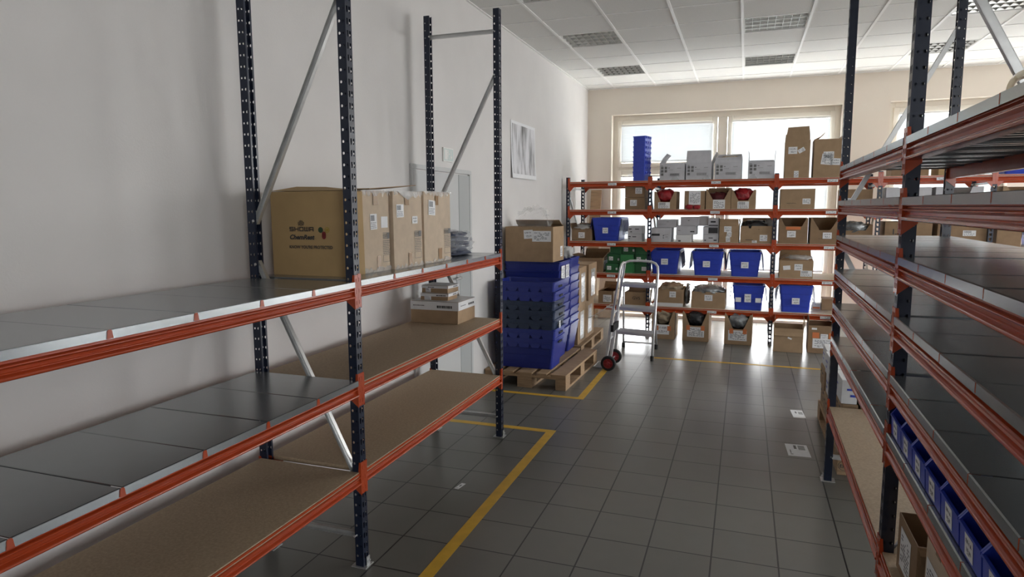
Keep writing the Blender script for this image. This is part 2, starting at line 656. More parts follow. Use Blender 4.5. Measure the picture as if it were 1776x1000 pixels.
# shadow-gap angle along the left wall
structure('trim_2', MB().box(XL, XL + .02, YF, YB, ZC - .008, ZC).box(XL, XR, YB - .02, YB, ZC - .008, ZC), M['tbar'])


# windows -----------------------------------------------------------
def sash(parent, x0, x1, z0, z1, y):
    fwid = .07
    mb = MB()
    for a in ((x0, x0 + fwid, z0, z1), (x1 - fwid, x1, z0, z1)):
        mb.box(a[0], a[1], y, y + .07, a[2], a[3])
    for a in ((x0 + fwid, x1 - fwid, z0, z0 + fwid), (x0 + fwid, x1 - fwid, z1 - fwid, z1)):
        mb.box(a[0], a[1], y + .002, y + .068, a[2], a[3])
    s = mb.build('sash', M['pvc'], parent, bevel=.006)
    MB().box(x0 + fwid, x1 - fwid, y + .03, y + .045, z0 + fwid, z1 - fwid).build('glass_pane', M['glass'], s)
    return s


def blind(label, x0, x1, z0, z1, y, tilt, group=None, pitch=.021, lift=0.0):
    t = thing('venetian_blind', label, 'window blind', ((x0 + x1) / 2, y, z0), 0, group)
    w = (x1 - x0) / 2
    h = z1 - z0
    mb = MB()
    z = lift + .02
    while z < h - .03:
        dy, dz = .0125 * cos(tilt), .0125 * sin(tilt)
        mb.add([(-w, -dy, z - dz), (w, -dy, z - dz), (w, 0, z + .002), (-w, 0, z + .002), (w, dy, z + dz), (-w, dy, z + dz)],
               [(0, 1, 2, 3), (3, 2, 4, 5)])
        z += pitch
    mb.build('slats', M['slat'], t)
    MB().box(-w, w, -.014, .014, h - .028, h).build('head_rail', M['white'], t)
    MB().box(-w, w, -.011, .011, lift, lift + .012).build('bottom_rail', M['white'], t)
    mb = MB()
    for q in (-.7, 0, .7):
        mb.box(w * q - .001, w * q + .001, -.014, -.0125, lift, h)
    mb.build('cord', M['white'], t)
    return t


FY = YB + .13
for i, (x0, x1, z0, z1) in enumerate(WINS):
    mb = MB()
    f = .08
    mb.box(x0, x0 + f, FY + .02, FY + .1, z0, z1).box(x1 - f, x1, FY + .02, FY + .1, z0, z1)
    mb.box(x0 + f, x1 - f, FY + .02, FY + .1, z0, z0 + f).box(x0 + f, x1 - f, FY + .02, FY + .1, z1 - f, z1)
    mids = [] if i == 1 else [(x0 + x1) / 2]
    if i == 0:
        mids = [-.35]
    for q in mids:
        mb.box(q - .065, q + .065, FY + .02, FY + .1, z0 + f, z1 - f)
    win = structure('window_%d' % (i + 1), mb, M['pvc'], bevel=.004)
    if i == 0:
        mb2 = MB().box(x0 + f, -.415, FY + .021, FY + .099, 2.19, 2.27)
        mb2.build('transom', M['pvc'], win)
        sash(win, -1.865, -.42, 2.255, 2.955, FY)
        sash(win, -1.865, -.42, z0 + .065, 2.205, FY)
        sash(win, -.28, 1.115, z0 + .065, 2.955, FY)
    elif i == 1:
        sash(win, x0 + .065, x1 - .065, z0 + .065, 2.955, FY)
    else:
        sash(win, x0 + .065, mids[0] - .07, z0 + .065, 2.955, FY)
        sash(win, mids[0] + .07, x1 - .065, z0 + .065, 2.955, FY)
for i, (a0, a1, z0, z1) in enumerate(FILL_WINR + FILL_WINF):
    mb = MB()
    f = .07
    mid = (a0 + a1) / 2
    for (p0, p1, q0, q1) in ((a0, a0 + f, z0, z1), (a1 - f, a1, z0, z1), (mid - f, mid + f, z0, z1), (a0 + f, mid - f, z0, z0 + f), (a0 + f, mid - f, z1 - f, z1),
                             (mid + f, a1 - f, z0, z0 + f), (mid + f, a1 - f, z1 - f, z1)):
        if i < len(FILL_WINR):
            mb.box(XR + .08, XR + .16, p0, p1, q0, q1)
        else:
            mb.box(p0, p1, YF - .16, YF - .08, q0, q1)
    win = structure('window_%d' % (i + 4), mb, M['pvc'])  # out of view, assumed openings that bring extra daylight to the near room
    for (p0, p1) in ((a0 + f, mid - f), (mid + f, a1 - f)):
        (MB().box(XR + .11, XR + .125, p0, p1, z0 + f, z1 - f) if i < len(FILL_WINR) else MB().box(p0, p1, YF - .125, YF - .11, z0 + f, z1 - f)).build('glass_pane', M['glass'], win)
BY = FY - .018
blind('short white blind in the upper left pane above the transom bar', -1.80, -.485, 2.325, 2.885, BY, R(-74))
blind('white blind in the lower left pane, mostly behind the rack shelves', -1.80, -.485, .62, 2.135, BY, R(-64))
blind('tall white blind behind the two tall brown cartons', -.215, 1.05, .74, 2.885, BY, R(-66))
blind('white blind in the narrower window beyond the dark uprights', 1.875, 2.97, .74, 2.885, BY, R(-64))


# door on the left wall ---------------------------------------------
mb = MB()
mb.box(XL, XL + .022, 4.30, 4.36, 0, 1.95).box(XL, XL + .022, 5.36, 5.40, 0, 1.95).box(XL, XL + .022, 4.30, 5.40, 1.95, 1.985)
door = structure('door_1', mb, M['door'], bevel=.003)
MB().box(XL, XL + .018, 4.36, 5.128, .01, 1.94).build('door_leaf', M['door'], door, bevel=.003)
MB().box(XL, XL + .018, 5.136, 5.36, .01, 1.94).build('side_leaf', M['doord'], door, bevel=.003)
mb = MB()
mb.box(XL + .018, XL + .024, 5.05, 5.09, .93, 1.15)
mb.tube([(XL + .02, 5.07, 1.08), (XL + .06, 5.07, 1.08), (XL + .065, 5.05, 1.08), (XL + .065, 4.95, 1.075)], .009)
mb.build('door_handle', M['zinc'], door, smooth=False)

# exit sign
ex = thing('exit_sign', 'pale exit sign with running figure and down arrow above the grey door', 'sign', (XL, 4.95, 2.09))
MB().box(0, .012, -.095, .095, -.055, .055).build('sign_plate', M['white'], ex)
f = Face((.012, -.095, -.055), (0, 1, 0), (0, 0, 1), (1, 0, 0))
mb = MB()
f.rect(mb, .008, .008, .174, .094, .0002, .0008)
mb.build('sign_field', M['signgreen'], ex)
mb = MB()
f.rect(mb, .02, .015, .055, .08, .001, .0016)                  # doorway
f.rect(mb, .138, .04, .010, .05, .001, .0016)                  # arrow shaft
mb.prism([f.p(.122, .045, .001), f.p(.143, .018, .001), f.p(.164, .045, .001)], f.n * .0006)
mb.disc_ring(f.p(.088, .086, .001), f.n, [(.0, 0), (.008, 0), (.008, .0006), (0, .0006)], 12)
f.rect(mb, .080, .050, .012, .028, .001, .0016, -.3)
f.rect(mb, .086, .050, .010, .030, .001, .0016, 2.5)
f.rect(mb, .088, .052, .010, .034, .001, .0016, -2.6)
f.rect(mb, .092, .070, .008, .026, .001, .0016, -1.9)
f.rect(mb, .088, .072, .008, .024, .001, .0016, 2.0)
mb.build('running_figure', M['white'], ex)

# poster
po = bpy.data.materials.new('poster_print')
po.use_nodes = True
n = po.node_tree
tc = n.nodes.new('ShaderNodeTexCoord')
mp = n.nodes.new('ShaderNodeMapping')
mp.inputs['Scale'].default_value = (1, 7, 1.6)
nz = n.nodes.new('ShaderNodeTexNoise')
nz.inputs['Scale'].default_value = 1.6
nz.inputs['Detail'].default_value = 8
cr = n.nodes.new('ShaderNodeValToRGB')
cr.color_ramp.elements[0].position = .30
cr.color_ramp.elements[0].color = (.09, .09, .09, 1)
cr.color_ramp.elements[1].position = .58
cr.color_ramp.elements[1].color = (.70, .70, .73, 1)
n.links.new(tc.outputs['Object'], mp.inputs[0])
n.links.new(mp.outputs[0], nz.inputs['Vector'])
n.links.new(nz.outputs[0], cr.inputs[0])
n.links.new(cr.outputs[0], n.nodes['Principled BSDF'].inputs['Base Color'])
pt = thing('poster', 'grey abstract poster with white border taped to the wall', 'poster', (XL + .003, 6.90, 1.972))


def sheet(w0, w1, z0, z1, off, curl, nseg=10):
    mb = MB()
    for k in range(nseg):
        for (a, b) in ((k / nseg, (k + 1) / nseg),):
            za, zb = z0 + (z1 - z0) * a, z0 + (z1 - z0) * b
            xa, xb = off + curl * (1 - a) ** 3, off + curl * (1 - b) ** 3
            mb.add([(xa, w0, za), (xa, w1, za), (xb, w1, zb), (xb, w0, zb),
                    (xa - .0012, w0, za), (xa - .0012, w1, za), (xb - .0012, w1, zb), (xb - .0012, w0, zb)],
                   [(0, 1, 2, 3), (7, 6, 5, 4), (0, 3, 7, 4), (1, 5, 6, 2)])
    return mb


sheet(-.41, .41, 0, .585, .002, .02).build('poster_sheet', M['paper'], pt)
sheet(-.375, .375, .045, .555, .0036, .016).build('print', po, pt)


# ceiling lights ------------------------------------------------------
def ceiling_light(kx, ky, label):
    x0, y0 = CX0 + kx * CPX + .014, CY0 + ky * CPY + .010
    w, d = CPX - .028, CPY - .020
    t = thing('ceiling_light', label, 'light', (x0, y0, ZC), 0, 'louvred ceiling lights')
    mb = MB()
    mb.box(0, .008, 0, d, -.003, .09).box(w - .008, w, 0, d, -.003, .09).box(.008, w - .008, 0, .008, -.003, .09).box(.008, w - .008, d - .008, d, -.003, .09)
    mb.box(.008, w - .008, .008, d - .008, .085, .09)
    mb.build('housing', M['white'], t)
    for k in range(4):
        yy = .008 + (d - .016) * (k + .5) / 4
        MB().tube([(.02, yy, .065), (w - .02, yy, .065)], .008, 8).build('tube', M['white'], t)
    mb = MB()
    for k in range(5):                                # long V reflectors
        yy = min(max(.008 + (d - .016) * k / 4, .020), d - .020)
        mb.prism([(.009, yy - .012, .050), (.009, yy + .012, .050), (.009, yy + .002, .001), (.009, yy - .002, .001)], (w - .018, 0, 0))
    for k in range(1, 8):                             # cross blades
        xx = .008 + (w - .016) * k / 8
        mb.prism([(xx - .004, .009, .046), (xx + .004, .009, .046), (xx + .001, .009, .002), (xx - .001, .009, .002)], (0, d - .018, 0))
    mb.build('louvre', M['louvre'], t)
    return t


for kx, ky, lab in ((0, -2, 'louvred ceiling light cut by the top edge near the left wall'),
                    (0, 1, 'louvred ceiling light, second of the row beside the left wall'),
                    (0, 4, 'louvred ceiling light nearest the far wall in the left row'),
                    (3, 1, 'louvred mirror ceiling light, nearer of the middle pair'),
                    (3, 4, 'louvred mirror ceiling light, farther of the middle pair'),
                    (6, 1, 'louvred ceiling light above the right rack, nearer one'),
                    (6, 4, 'louvred ceiling light behind the dark uprights of the right rack')):
    ceiling_light(kx, ky, lab)


# ------------------------------------------------------------------ racks
def punched_strip(mb, o, u, v, width, height, cols, pitch, z0):
    """sheet in plane (u across, v up) with rows of holes.
    cols = [(centre across, half width, half height, shape)] sorted, cells are split midway"""
    o, u, v = Vector(o), Vector(u), Vector(v)
    edges = [0.0] + [(cols[i][0] + cols[i + 1][0]) / 2 for i in range(len(cols) - 1)] + [width]
    nrow = int((height - z0) / pitch)

    def quad(a0, a1, b0, b1):
        mb.add([o + u * a0 + v * b0, o + u * a1 + v * b0, o + u * a1 + v * b1, o + u * a0 + v * b1], [(0, 1, 2, 3)])
    quad(0, width, 0, z0)
    top = z0 + nrow * pitch
    if top < height:
        quad(0, width, top, height)
    for r in range(nrow):
        b0, b1 = z0 + r * pitch, z0 + (r + 1) * pitch
        bc = (b0 + b1) / 2
        for i, (cc, hw, hh, shape) in enumerate(cols):
            a0, a1 = edges[i], edges[i + 1]
            outer = [(a0, b0), (cc, b0), (a1, b0), (a1, bc), (a1, b1), (cc, b1), (a0, b1), (a0, bc)]
            if shape == 'round':
                inner = [(cc + hw * cos(t), bc + hh * sin(t)) for t in [R(225 + 45 * q) for q in range(8)]]
            elif shape == 'slot':        # keyhole: wide above, narrow below
                inner = [(cc - hw * .6, bc - hh), (cc, bc - hh), (cc + hw * .6, bc - hh), (cc + hw, bc), (cc + hw, bc + hh),
                         (cc, bc + hh), (cc - hw, bc + hh), (cc - hw, bc)]
            vs = [o + u * a + v * b for a, b in outer] + [o + u * a + v * b for a, b in inner]
            mb.add(vs, [(q, (q + 1) % 8, 8 + (q + 1) % 8, 8 + q) for q in range(8)])


UW, UD = .046, .042          # upright width (along the run) and depth


def upright_mesh(h, big=False):
    """face at x=0 looking +x, open at the back (x=-UD)"""
    mb = MB()
    z0 = .025
    punched_strip(mb, (0, -UW / 2, 0), (0, 1, 0), (0, 0, 1), UW, h, [(.023, .013, .015, 'slot')] if big else [(.0135, .0052, .013, 'slot'), (.0325, .0052, .013, 'slot')], .05, z0)
    punched_strip(mb, (-UD, -UW / 2, 0), (1, 0, 0), (0, 0, 1), UD, h, [(.011, .0054, .0062, 'round'), (.031, .0040, .0048, 'round')], .05, z0)
    punched_strip(mb, (0, UW / 2, 0), (-1, 0, 0), (0, 0, 1), UD, h, [(.011, .0040, .0048, 'round'), (.031, .0054, .0062, 'round')], .05, z0)
    for s in (-1, 1):
        y = s * UW / 2
        mb.add([(-UD, y, 0), (-UD, y - s * .011, 0), (-UD, y - s * .011, h), (-UD, y, h)], [(0, 1, 2, 3)])
    return mb


def beam_mesh(L, tabs=0, bump=True, hk=.80):
    """beam along +y from y=0 to L, top at z=0, face towards +x"""
    prof = [(-.034, 0), (-.002, 0), (.000, -.002), (.000, -.010), (-.010, -.014), (-.010, -.020), (.000, -.0225), (.003, -.025), (.003, -.028),
            (.000, -.031), (-.007, -.036), (-.009, -.046), (-.006, -.0495), (-.006, -.051), (.000, -.054)]
    prof += [(.000 + .0075 * cos(R(a)), -.0625 + .0075 * sin(R(a))) for a in (75, 50, 25, 0, -25, -50, -75)]
    prof += [(-.008, -.071), (-.034, -.071)]
    mb = MB()
    mb.prism([(a, 0, b * hk) for a, b in prof], (0, L, 0))
    for k in range(1, tabs):
        y = L * k / tabs
        if bump:
            pts = [(.0062, y - .010, -.004), (.0062, y + .010, -.004), (.0062, y + .008, .006), (.0062, y + .007, .016), (.0062, y + .004, .0205),
                   (.0062, y - .004, .0205), (.0062, y - .007, .016), (.0062, y - .008, .006)]
            mb.prism(pts, (.0022, 0, 0))
        else:
            mb.box(.0005, .0066, y - .0018, y + .0018, -.002, .0195)
    return mb


def connector_mesh(s, corner=False, top=.050):
    """end bracket of a beam, hugging the upright; s=+1: upright lies at smaller y"""
    mb = MB()
    # plate on the front of the upright (half its width) with slots shown as raised hooks
    mb.box(.001, .004, -s * .0225 if s > 0 else 0, 0 if s > 0 else .0225, -.100, top)
    for z in ((-.085, -.035, .015) if top > .04 else (-.085, -.035)):
        a, b = (-.016, -.009) if s > 0 else (.009, .016)
        mb.box(.004, .0055, a, b, z, z + .018)
    # cheek on the side of the upright with a rounded foot
    pts = [(.004, 0, top), (.004, 0, -.105)]
    for k in range(7):
        t = R(90 * k / 6)
        pts.append((-.044 + .048 * cos(t), 0, -.066 - .039 * cos(t)))
    pts.append((-.044, 0, -.004))
    pts.append((-.010, 0, .004))
    pts.append((-.006, 0, top))
    mb.prism(pts, (0, s * .003, 0))
    if corner:                      # slanted corner plate under the beam end
        mb.prism([(.001, 0, -.066), (.001, s * .062, -.066), (.001, s * .050, -.076), (.001, s * .012, -.118), (.001, 0, -.125)], (.003, 0, 0))
    return mb


def panel_mesh(w, d):
    """galvanised shelf panel: y 0..w along the run, front lip at x=0.006, top at z=0"""
    mb = MB()
    g_ = .0012
    e = .004
    x1, x0 = .006, -d + .004
    # top with slightly folded edges
    mb.add([(x1, g_, -e * .4), (x1, w - g_, -e * .4), (x1 - .004, w - g_ - .003, 0), (x1 - .004, g_ + .003, 0),
            (x0 + .004, g_ + .003, 0), (x0 + .004, w - g_ - .003, 0), (x0, g_, -e * .4), (x0, w - g_, -e * .4)],
           [(0, 1, 2, 3), (3, 2, 5, 4), (4, 5, 7, 6), (0, 3, 4, 6), (1, 7, 5, 2)])
    mb.box(x1 - .0015, x1, g_, w - g_, -.026, -e * .4)
    mb.box(x0, x0 + .0015, g_, w - g_, -.026, -e * .4)
    for y in (g_, w - g_ - .0012):
        mb.box(x0 + .03, x1 - .045, y, y + .0012, -.026, -e * .4)
    for q in (.25, .5, .75):
        mb.prism([(x0 + .03, w * q - .022, -.003), (x0 + .03, w * q - .012, -.020), (x0 + .03, w * q + .012, -.020), (x0 + .03, w * q + .022, -.003)],
                 (d - .085, 0, 0))
    return mb


def rack(name, label, loc, rz, posts, height, depth, bays, brace_hi, frame_posts=None, chip_mat='chip', beam_label=False, bump=True):
    """bays: list of [(z, 'g'|'c')]; brace_hi: per post True if the upper brace is high at the front"""
    t = thing(name, label, 'shelving rack', loc, rz)
    um = upright_mesh(height, beam_label).mesh('upright')
    um.materials.append(M['navy'])
    fpm = MB().box(-.062, .018, -.034, .034, 0, .004).box(.004, .0075, -.006, .020, .004, .045).tube([(.0075, .008, .026), (.016, .008, .026)], .006, 8).mesh('foot_plate')
    fpm.materials.append(M['zinc'])
    for i, y in enumerate(posts):
        for rear in (0, 1):
            u = bpy.data.objects.new('upright', um)
            C.objects.link(u)
            u.parent = t
            u.location = (-depth if rear else 0, y, .004)
            u.rotation_euler = (0, 0, pi if rear else 0)
            fp = bpy.data.objects.new('foot_plate', fpm)
            C.objects.link(fp)
            fp.parent = u
            fp.location = (0, 0, -.004)
        # frame bracing in the plane of the post
        xa, xb = -.030, -depth + .030
        segs = [((xa, .15), (xb, .15)), ((xa, height - .14), (xb, height - .14))]
        if height > 2.5:
            if brace_hi[i]:
                segs += [((xa, .42), (xb, 1.42)), ((xb, 1.60), (xa, 2.58))]
            else:
                segs += [((xb, .42), (xa, 1.42)), ((xa, 1.62), (xb, 2.62))]
        else:
            segs += [((xa, .25), (xb, 1.05)), ((xb, 1.15), (xa, height - .2))]
        for (a, az), (b, bz) in segs:
            mb = MB()
            dv = Vector((b - a, 0, bz - az))
            L = dv.length
            dv.normalize()
            nv = Vector((-dv.z, 0, dv.x))
            o_ = Vector((a, 0, az)) - nv * .013
            o_.y = y - .010
            mb.obox(o_ + Vector((0, .018, 0)), dv * L, nv * .026, (0, .002, 0))
            mb.obox(o_, dv * L, nv * .002, (0, .020, 0))
            mb.obox(o_ + nv * .024, dv * L, nv * .002, (0, .020, 0))
            for q in (.012, L - .012):
                c = Vector((a, y - .028, az)) + dv * q
                mb.tube([c, c + Vector((0, .056, 0))], .006, 8)
            mb.build('brace', M['zinc'], t)
    for bi, levels in enumerate(bays):
        y0, y1 = posts[bi] + UW / 2, posts[bi + 1] - UW / 2
        L = y1 - y0
        npan = 6
        meshes = {}
        for (z, kind) in levels:
            top = z - .021 if kind == 'g' else z - .004
            for rear in (0, 1):
                key = (kind, rear)
                if key not in meshes:
                    bm_ = beam_mesh(L, npan if (kind == 'g' and not rear) else 0, bump, .95 if beam_label else .80).mesh('beam')
                    bm_.materials.append(M['orange'])
                    meshes[key] = bm_
                b = bpy.data.objects.new('beam', meshes[key])
                C.objects.link(b)
                b.parent = t
                b.location = (-depth, y1, top) if rear else (0, y0, top)
                b.rotation_euler = (0, 0, pi if rear else 0)
                for s, yy in ((1, 0.0), (-1, L)):
                    ck = ('con', s, rear)
                    if ck not in meshes:
                        cm = connector_mesh(s, beam_label, .012 if rear else .050).mesh('connector')
                        cm.materials.append(M['orange'])
                        meshes[ck] = cm
                    c = bpy.data.objects.new('connector', meshes[ck])
                    C.objects.link(c)
                    c.parent = b
                    c.location = (0, yy, 0)
                if beam_label and not rear:
                    fc = Face((.005, L * .5, -.050), (0, 1, 0), (0, 0, 1), (1, 0, 0))
                    q = label_part(b, fc, 0, 0, .11, .030, 'lines', name='shelf_label', seed=bi * 7 + int(z * 10))
            if kind == 'g':
                if 'pan' not in meshes:
                    pm = panel_mesh(L / npan, depth).mesh('shelf_panel')
                    pm.materials.append(M['galv'])
                    meshes['pan'] = pm
                for k in range(npan):
                    p = bpy.data.objects.new('shelf_panel', meshes['pan'])
                    C.objects.link(p)
                    p.parent = t
                    p.location = (0, y0 + k * L / npan, z + random.uniform(-.0008, .0008))
            else:
                mb = MB().box(-depth + .006, -.006, y0 + .002, y1 - .002, z - .022, z)
                mb.build('shelf_board', M[chip_mat], t, bevel=.002)
    return t


LEFTX = -1.621
rack('pallet_rack', 'nearly empty orange and navy rack along the left wall', (LEFTX, 0, 0), 0,
     [.672, 2.524, 4.378], 3.0, .565,
     [[(.465, 'c'), (.897, 'g'), (1.345, 'g')], [(.465, 'c'), (.880, 'c'), (1.348, 'g')]], [True, True, True])

RZ = pi - .014
rack('pallet_rack', 'tall orange and navy rack with many steel shelves and a row of blue bins', (.514, 4.292, 0), RZ,
     [0, 1.79, 3.60], 3.0, .565,
     [[(.470, 'c')] + [(z, 'g') for z in (.90, 1.10, 1.30, 1.50, 1.697, 1.892)],
      [(.470, 'c')] + [(z, 'g') for z in (.90, 1.10, 1.30, 1.50, 1.697, 1.892)]], [False, True, True], bump=False)

M['board'] = mat('pale_shelf_board', (0.62, 0.55, 0.44), 0.45, noise_amt=0.08, noise_scale=60)
BT = -.025
BX, BYY = [-2.205, -1.138, .335, 1.414, 2.486, 3.56], 8.428
lv = [(z, 'c') for z in (.405, .815, 1.225, 1.632, 1.992)]
rack('storage_rack', 'low loaded rack standing across the window wall', (0, BYY, 0), -pi / 2 + math.atan(BT), BX, 2.045, .80,
     [lv] * 5, [True] * 6, chip_mat='board', beam_label=True)


# ------------------------------------------------------------------ cartons
def carton(name, label, cat, x, y, z, w, d, h, rz=0.0, mt='card', top='closed', flaps=(), notch=None, labels=(), tape=False,
           group=None, extra=None, inside=None):
    """front face at local y=0 looking -y, centred on x; the box goes back to y=d.
    flaps: (side, angle from vertical outwards, length); notch: (top width, bottom width, depth)"""
    t = thing(name, label, cat, (x, y, z), rz, group)
    hw, th = w / 2, .004
    mb = MB()
    rnd = random.Random(int(abs(x) * 991 + abs(z) * 77 + w * 1313))
    if top == 'closed':
        j = lambda: rnd.uniform(-.002, .002)
        vs = [(-hw + j(), 0, 0), (hw + j(), 0, 0), (hw + j(), d, 0), (-hw + j(), d, 0),
              (-hw + j(), j(), h), (hw + j(), j(), h), (hw + j(), d + j(), h), (-hw + j(), d + j(), h)]
        mb.add(vs, [(3, 2, 1, 0), (4, 5, 6, 7), (0, 1, 5, 4), (1, 2, 6, 5), (2, 3, 7, 6), (3, 0, 4, 7)])
    else:
        mb.box(-hw + th, hw - th, th, d - th, 0, th)
        if notch:
            a, b, c = notch[0] / 2, notch[1] / 2, notch[2]
            mb.prism([(-hw, 0, 0), (hw, 0, 0), (hw, 0, h), (a, 0, h), (b, 0, h - c), (-b, 0, h - c), (-a, 0, h), (-hw, 0, h)], (0, th, 0))
        else:
            mb.box(-hw, hw, 0, th, 0, h)
        mb.box(-hw, hw, d - th, d, 0, h)
        mb.box(-hw, -hw + th, th, d - th, 0, h)
        mb.box(hw - th, hw, th, d - th, 0, h)
    mb.build('carton_body', M[mt], t, bevel=.0025)
    for (side, ang, ln) in flaps:
        a = R(ang)
        if side == 'f':
            o, u, v = (-hw, 0, h), (w, 0, 0), (0, -sin(a) * ln, cos(a) * ln)
            nn = (0, cos(a) * .004, sin(a) * .004)
        elif side == 'b':
            o, u, v = (-hw, d - .004, h), (w, 0, 0), (0, sin(a) * ln, cos(a) * ln)
            nn = (0, cos(a) * .004, -sin(a) * .004)
        elif side == 'l':
            o, u, v = (-hw, 0, h), (0, d, 0), (-sin(a) * ln, 0, cos(a) * ln)
            nn = (cos(a) * .004, 0, sin(a) * .004)
        else:
            o, u, v = (hw - .004, 0, h), (0, d, 0), (sin(a) * ln, 0, cos(a) * ln)
            nn = (cos(a) * .004, 0, -sin(a) * .004)
        o, u, v, nn = Vector(o), Vector(u), Vector(v), Vector(nn)
        mb = MB()
        e = .03
        c1, c2, c3, c4 = o + u * .004, o + u * .996, o + u * (1 - e) + v, o + u * e + v
        bow = nn * rnd.uniform(-2.5, 2.5)
        mid1, mid2 = (c1 + c4) / 2 + bow, (c2 + c3) / 2 + bow
        mb.add([c1, c2, mid2, c3, c4, mid1] + [q + nn for q in (c1, c2, mid2, c3, c4, mid1)],
               [(0, 1, 2, 5), (5, 2, 3, 4), (11, 8, 7, 6), (10, 9, 8, 11), (0, 6, 7, 1), (1, 7, 8, 2), (2, 8, 9, 3), (3, 9, 10, 4),
                (4, 10, 11, 5), (5, 11, 6, 0)])
        mb.build('flap', M[mt], t)
    faces = {'f': Face((-hw, -.0006, 0), (1, 0, 0), (0, 0, 1), (0, -1, 0)),
             'r': Face((hw + .0006, 0, 0), (0, 1, 0), (0, 0, 1), (1, 0, 0)),
             'l': Face((-hw - .0006, d, 0), (0, -1, 0), (0, 0, 1), (-1, 0, 0)),
             't': Face((-hw, 0, h + .0022), (1, 0, 0), (0, 1, 0), (0, 0, 1))}
    t_faces = faces
    for i, (fc, a, b, lw, lh, st, *r) in enumerate(labels):
        label_part(t, faces[fc], a, b, lw, lh, st, r[0] if r else 0.0, seed=i)
    if tape:
        mb = MB()
        faces['t'].rect(mb, w / 2 - .025, 0, .05, d, .0002, .0008)
        faces['f'].rect(mb, w / 2 - .025, h - .06, .05, .06, .0022, .0028)
        mb.build('packing_tape', M['tape'], t)
    if extra:
        extra(t, faces)
    return t


def printed(*items):
    """dark print on a face: ('rect', face, a, b, w, h) or ('text', face, txt, a, b, size, width) in one mesh"""
    def fn(t, faces):
        mb = MB()
        for it in items:
            if it[0] == 'rect':
                faces[it[1]].rect(mb, *it[2:6], .0022, .0026)
            else:
                faces[it[1]].text(mb, it[2], it[3], it[4], it[5], it[6], h=.0024)
        mb.build('print', M['ink'], t)
    return fn


# --- left rack, top shelf: three pale cartons in a row
Z3 = 1.3475


def showa(t, F):
    f, r = F['f'], F['r']
    # square built word mark
    mb = MB()
    k = .0030
    gx, gy, cw, ch, gap = .110, .212, .0236, .0205, .0048

    def seg(cell, a, b, c, d):
        f.rect(mb, gx + cell * (cw + gap) + a, gy + b, c, d, .0024, .0029)
    for i in range(5):
        pass
    s_ = .0042
    # S
    seg(0, 0, ch - s_, cw, s_); seg(0, 0, ch / 2 - s_ / 2, cw, s_); seg(0, 0, 0, cw, s_); seg(0, 0, ch / 2, s_, ch / 2); seg(0, cw - s_, 0, s_, ch / 2)
    # H
    seg(1, 0, 0, s_, ch); seg(1, cw - s_, 0, s_, ch); seg(1, 0, ch / 2 - s_ / 2, cw, s_)
    # O
    seg(2, 0, 0, s_, ch); seg(2, cw - s_, 0, s_, ch); seg(2, 0, 0, cw, s_); seg(2, 0, ch - s_, cw, s_)
    # W
    seg(3, 0, 0, s_, ch); seg(3, cw - s_, 0, s_, ch); seg(3, cw / 2 - s_ / 2, 0, s_, ch); seg(3, 0, 0, cw, s_)
    # A
    seg(4, 0, 0, s_, ch); seg(4, cw - s_, 0, s_, ch); seg(4, 0, ch - s_, cw, s_); seg(4, 0, ch * .3, cw, s_)
    mb.build('lettering', M['ink'], t)
    mb = MB()
    # hand mark above the name: five strokes joined in arcs at the foot
    hx, hy = .1605, .2365
    for a, b, c in ((0, .008, .012), (.0075, .004, .022), (.0150, 0, .028), (.0225, .004, .022), (.0300, .008, .012)):
        f.rect(mb, hx + a, hy + b, .0030, c, .0024, .0029)
    f.rect(mb, hx, hy + .004, .0085, .003, .0024, .0029)
    f.rect(mb, hx + .0225, hy + .004, .0085, .003, .0024, .0029)
    mb.build('hand_mark', M['ink'], t)
    mb = MB()
    f.text(mb, "ChemRest", .110, .173, .030, .142, shear=.28, bold=.0012, h=.0025)
    mb.build('lettering', M['ink'], t)
    mb = MB()
    f.text(mb, "KNOW YOU'RE PROTECTED", .106, .130, .020, .245, bold=.0006, h=.0025)
    mb.build('lettering', M['ink'], t)
    # three round badges
    for nm, cx, cz, rr, mm in (('green', .287, .219, .0135, 'purple'), ('yellow', .323, .219, .0135, 'logoyellow'), ('red', .305, .201, .0110, 'logored')):
        mb = MB()
        if nm == 'yellow':
            mb.disc_ring(f.p(cx, cz, .0024), f.n, [(rr - .003, 0), (rr, 0), (rr, .0005), (rr - .003, .0005)], 20)
            mb.disc_ring(f.p(cx, cz, .0024), f.n, [(0, 0), (.006, 0), (.006, .0005), (0, .0005)], 14)
        else:
            mb.disc_ring(f.p(cx, cz, .0024 + (.0006 if nm == 'red' else 0)), f.n, [(0, 0), (rr, 0), (rr, .0005), (0, .0005)], 20)
            if nm == 'red':
                f.rect(mb, cx - rr, cz - .014, rr * 2, .014, .0030, .0035)
                mb.disc_ring(f.p(cx, cz - .014, .0030), f.n, [(0, 0), (rr, 0), (rr, .0005), (0, .0005)], 20)
        mb.build('badge', M[mm], t)


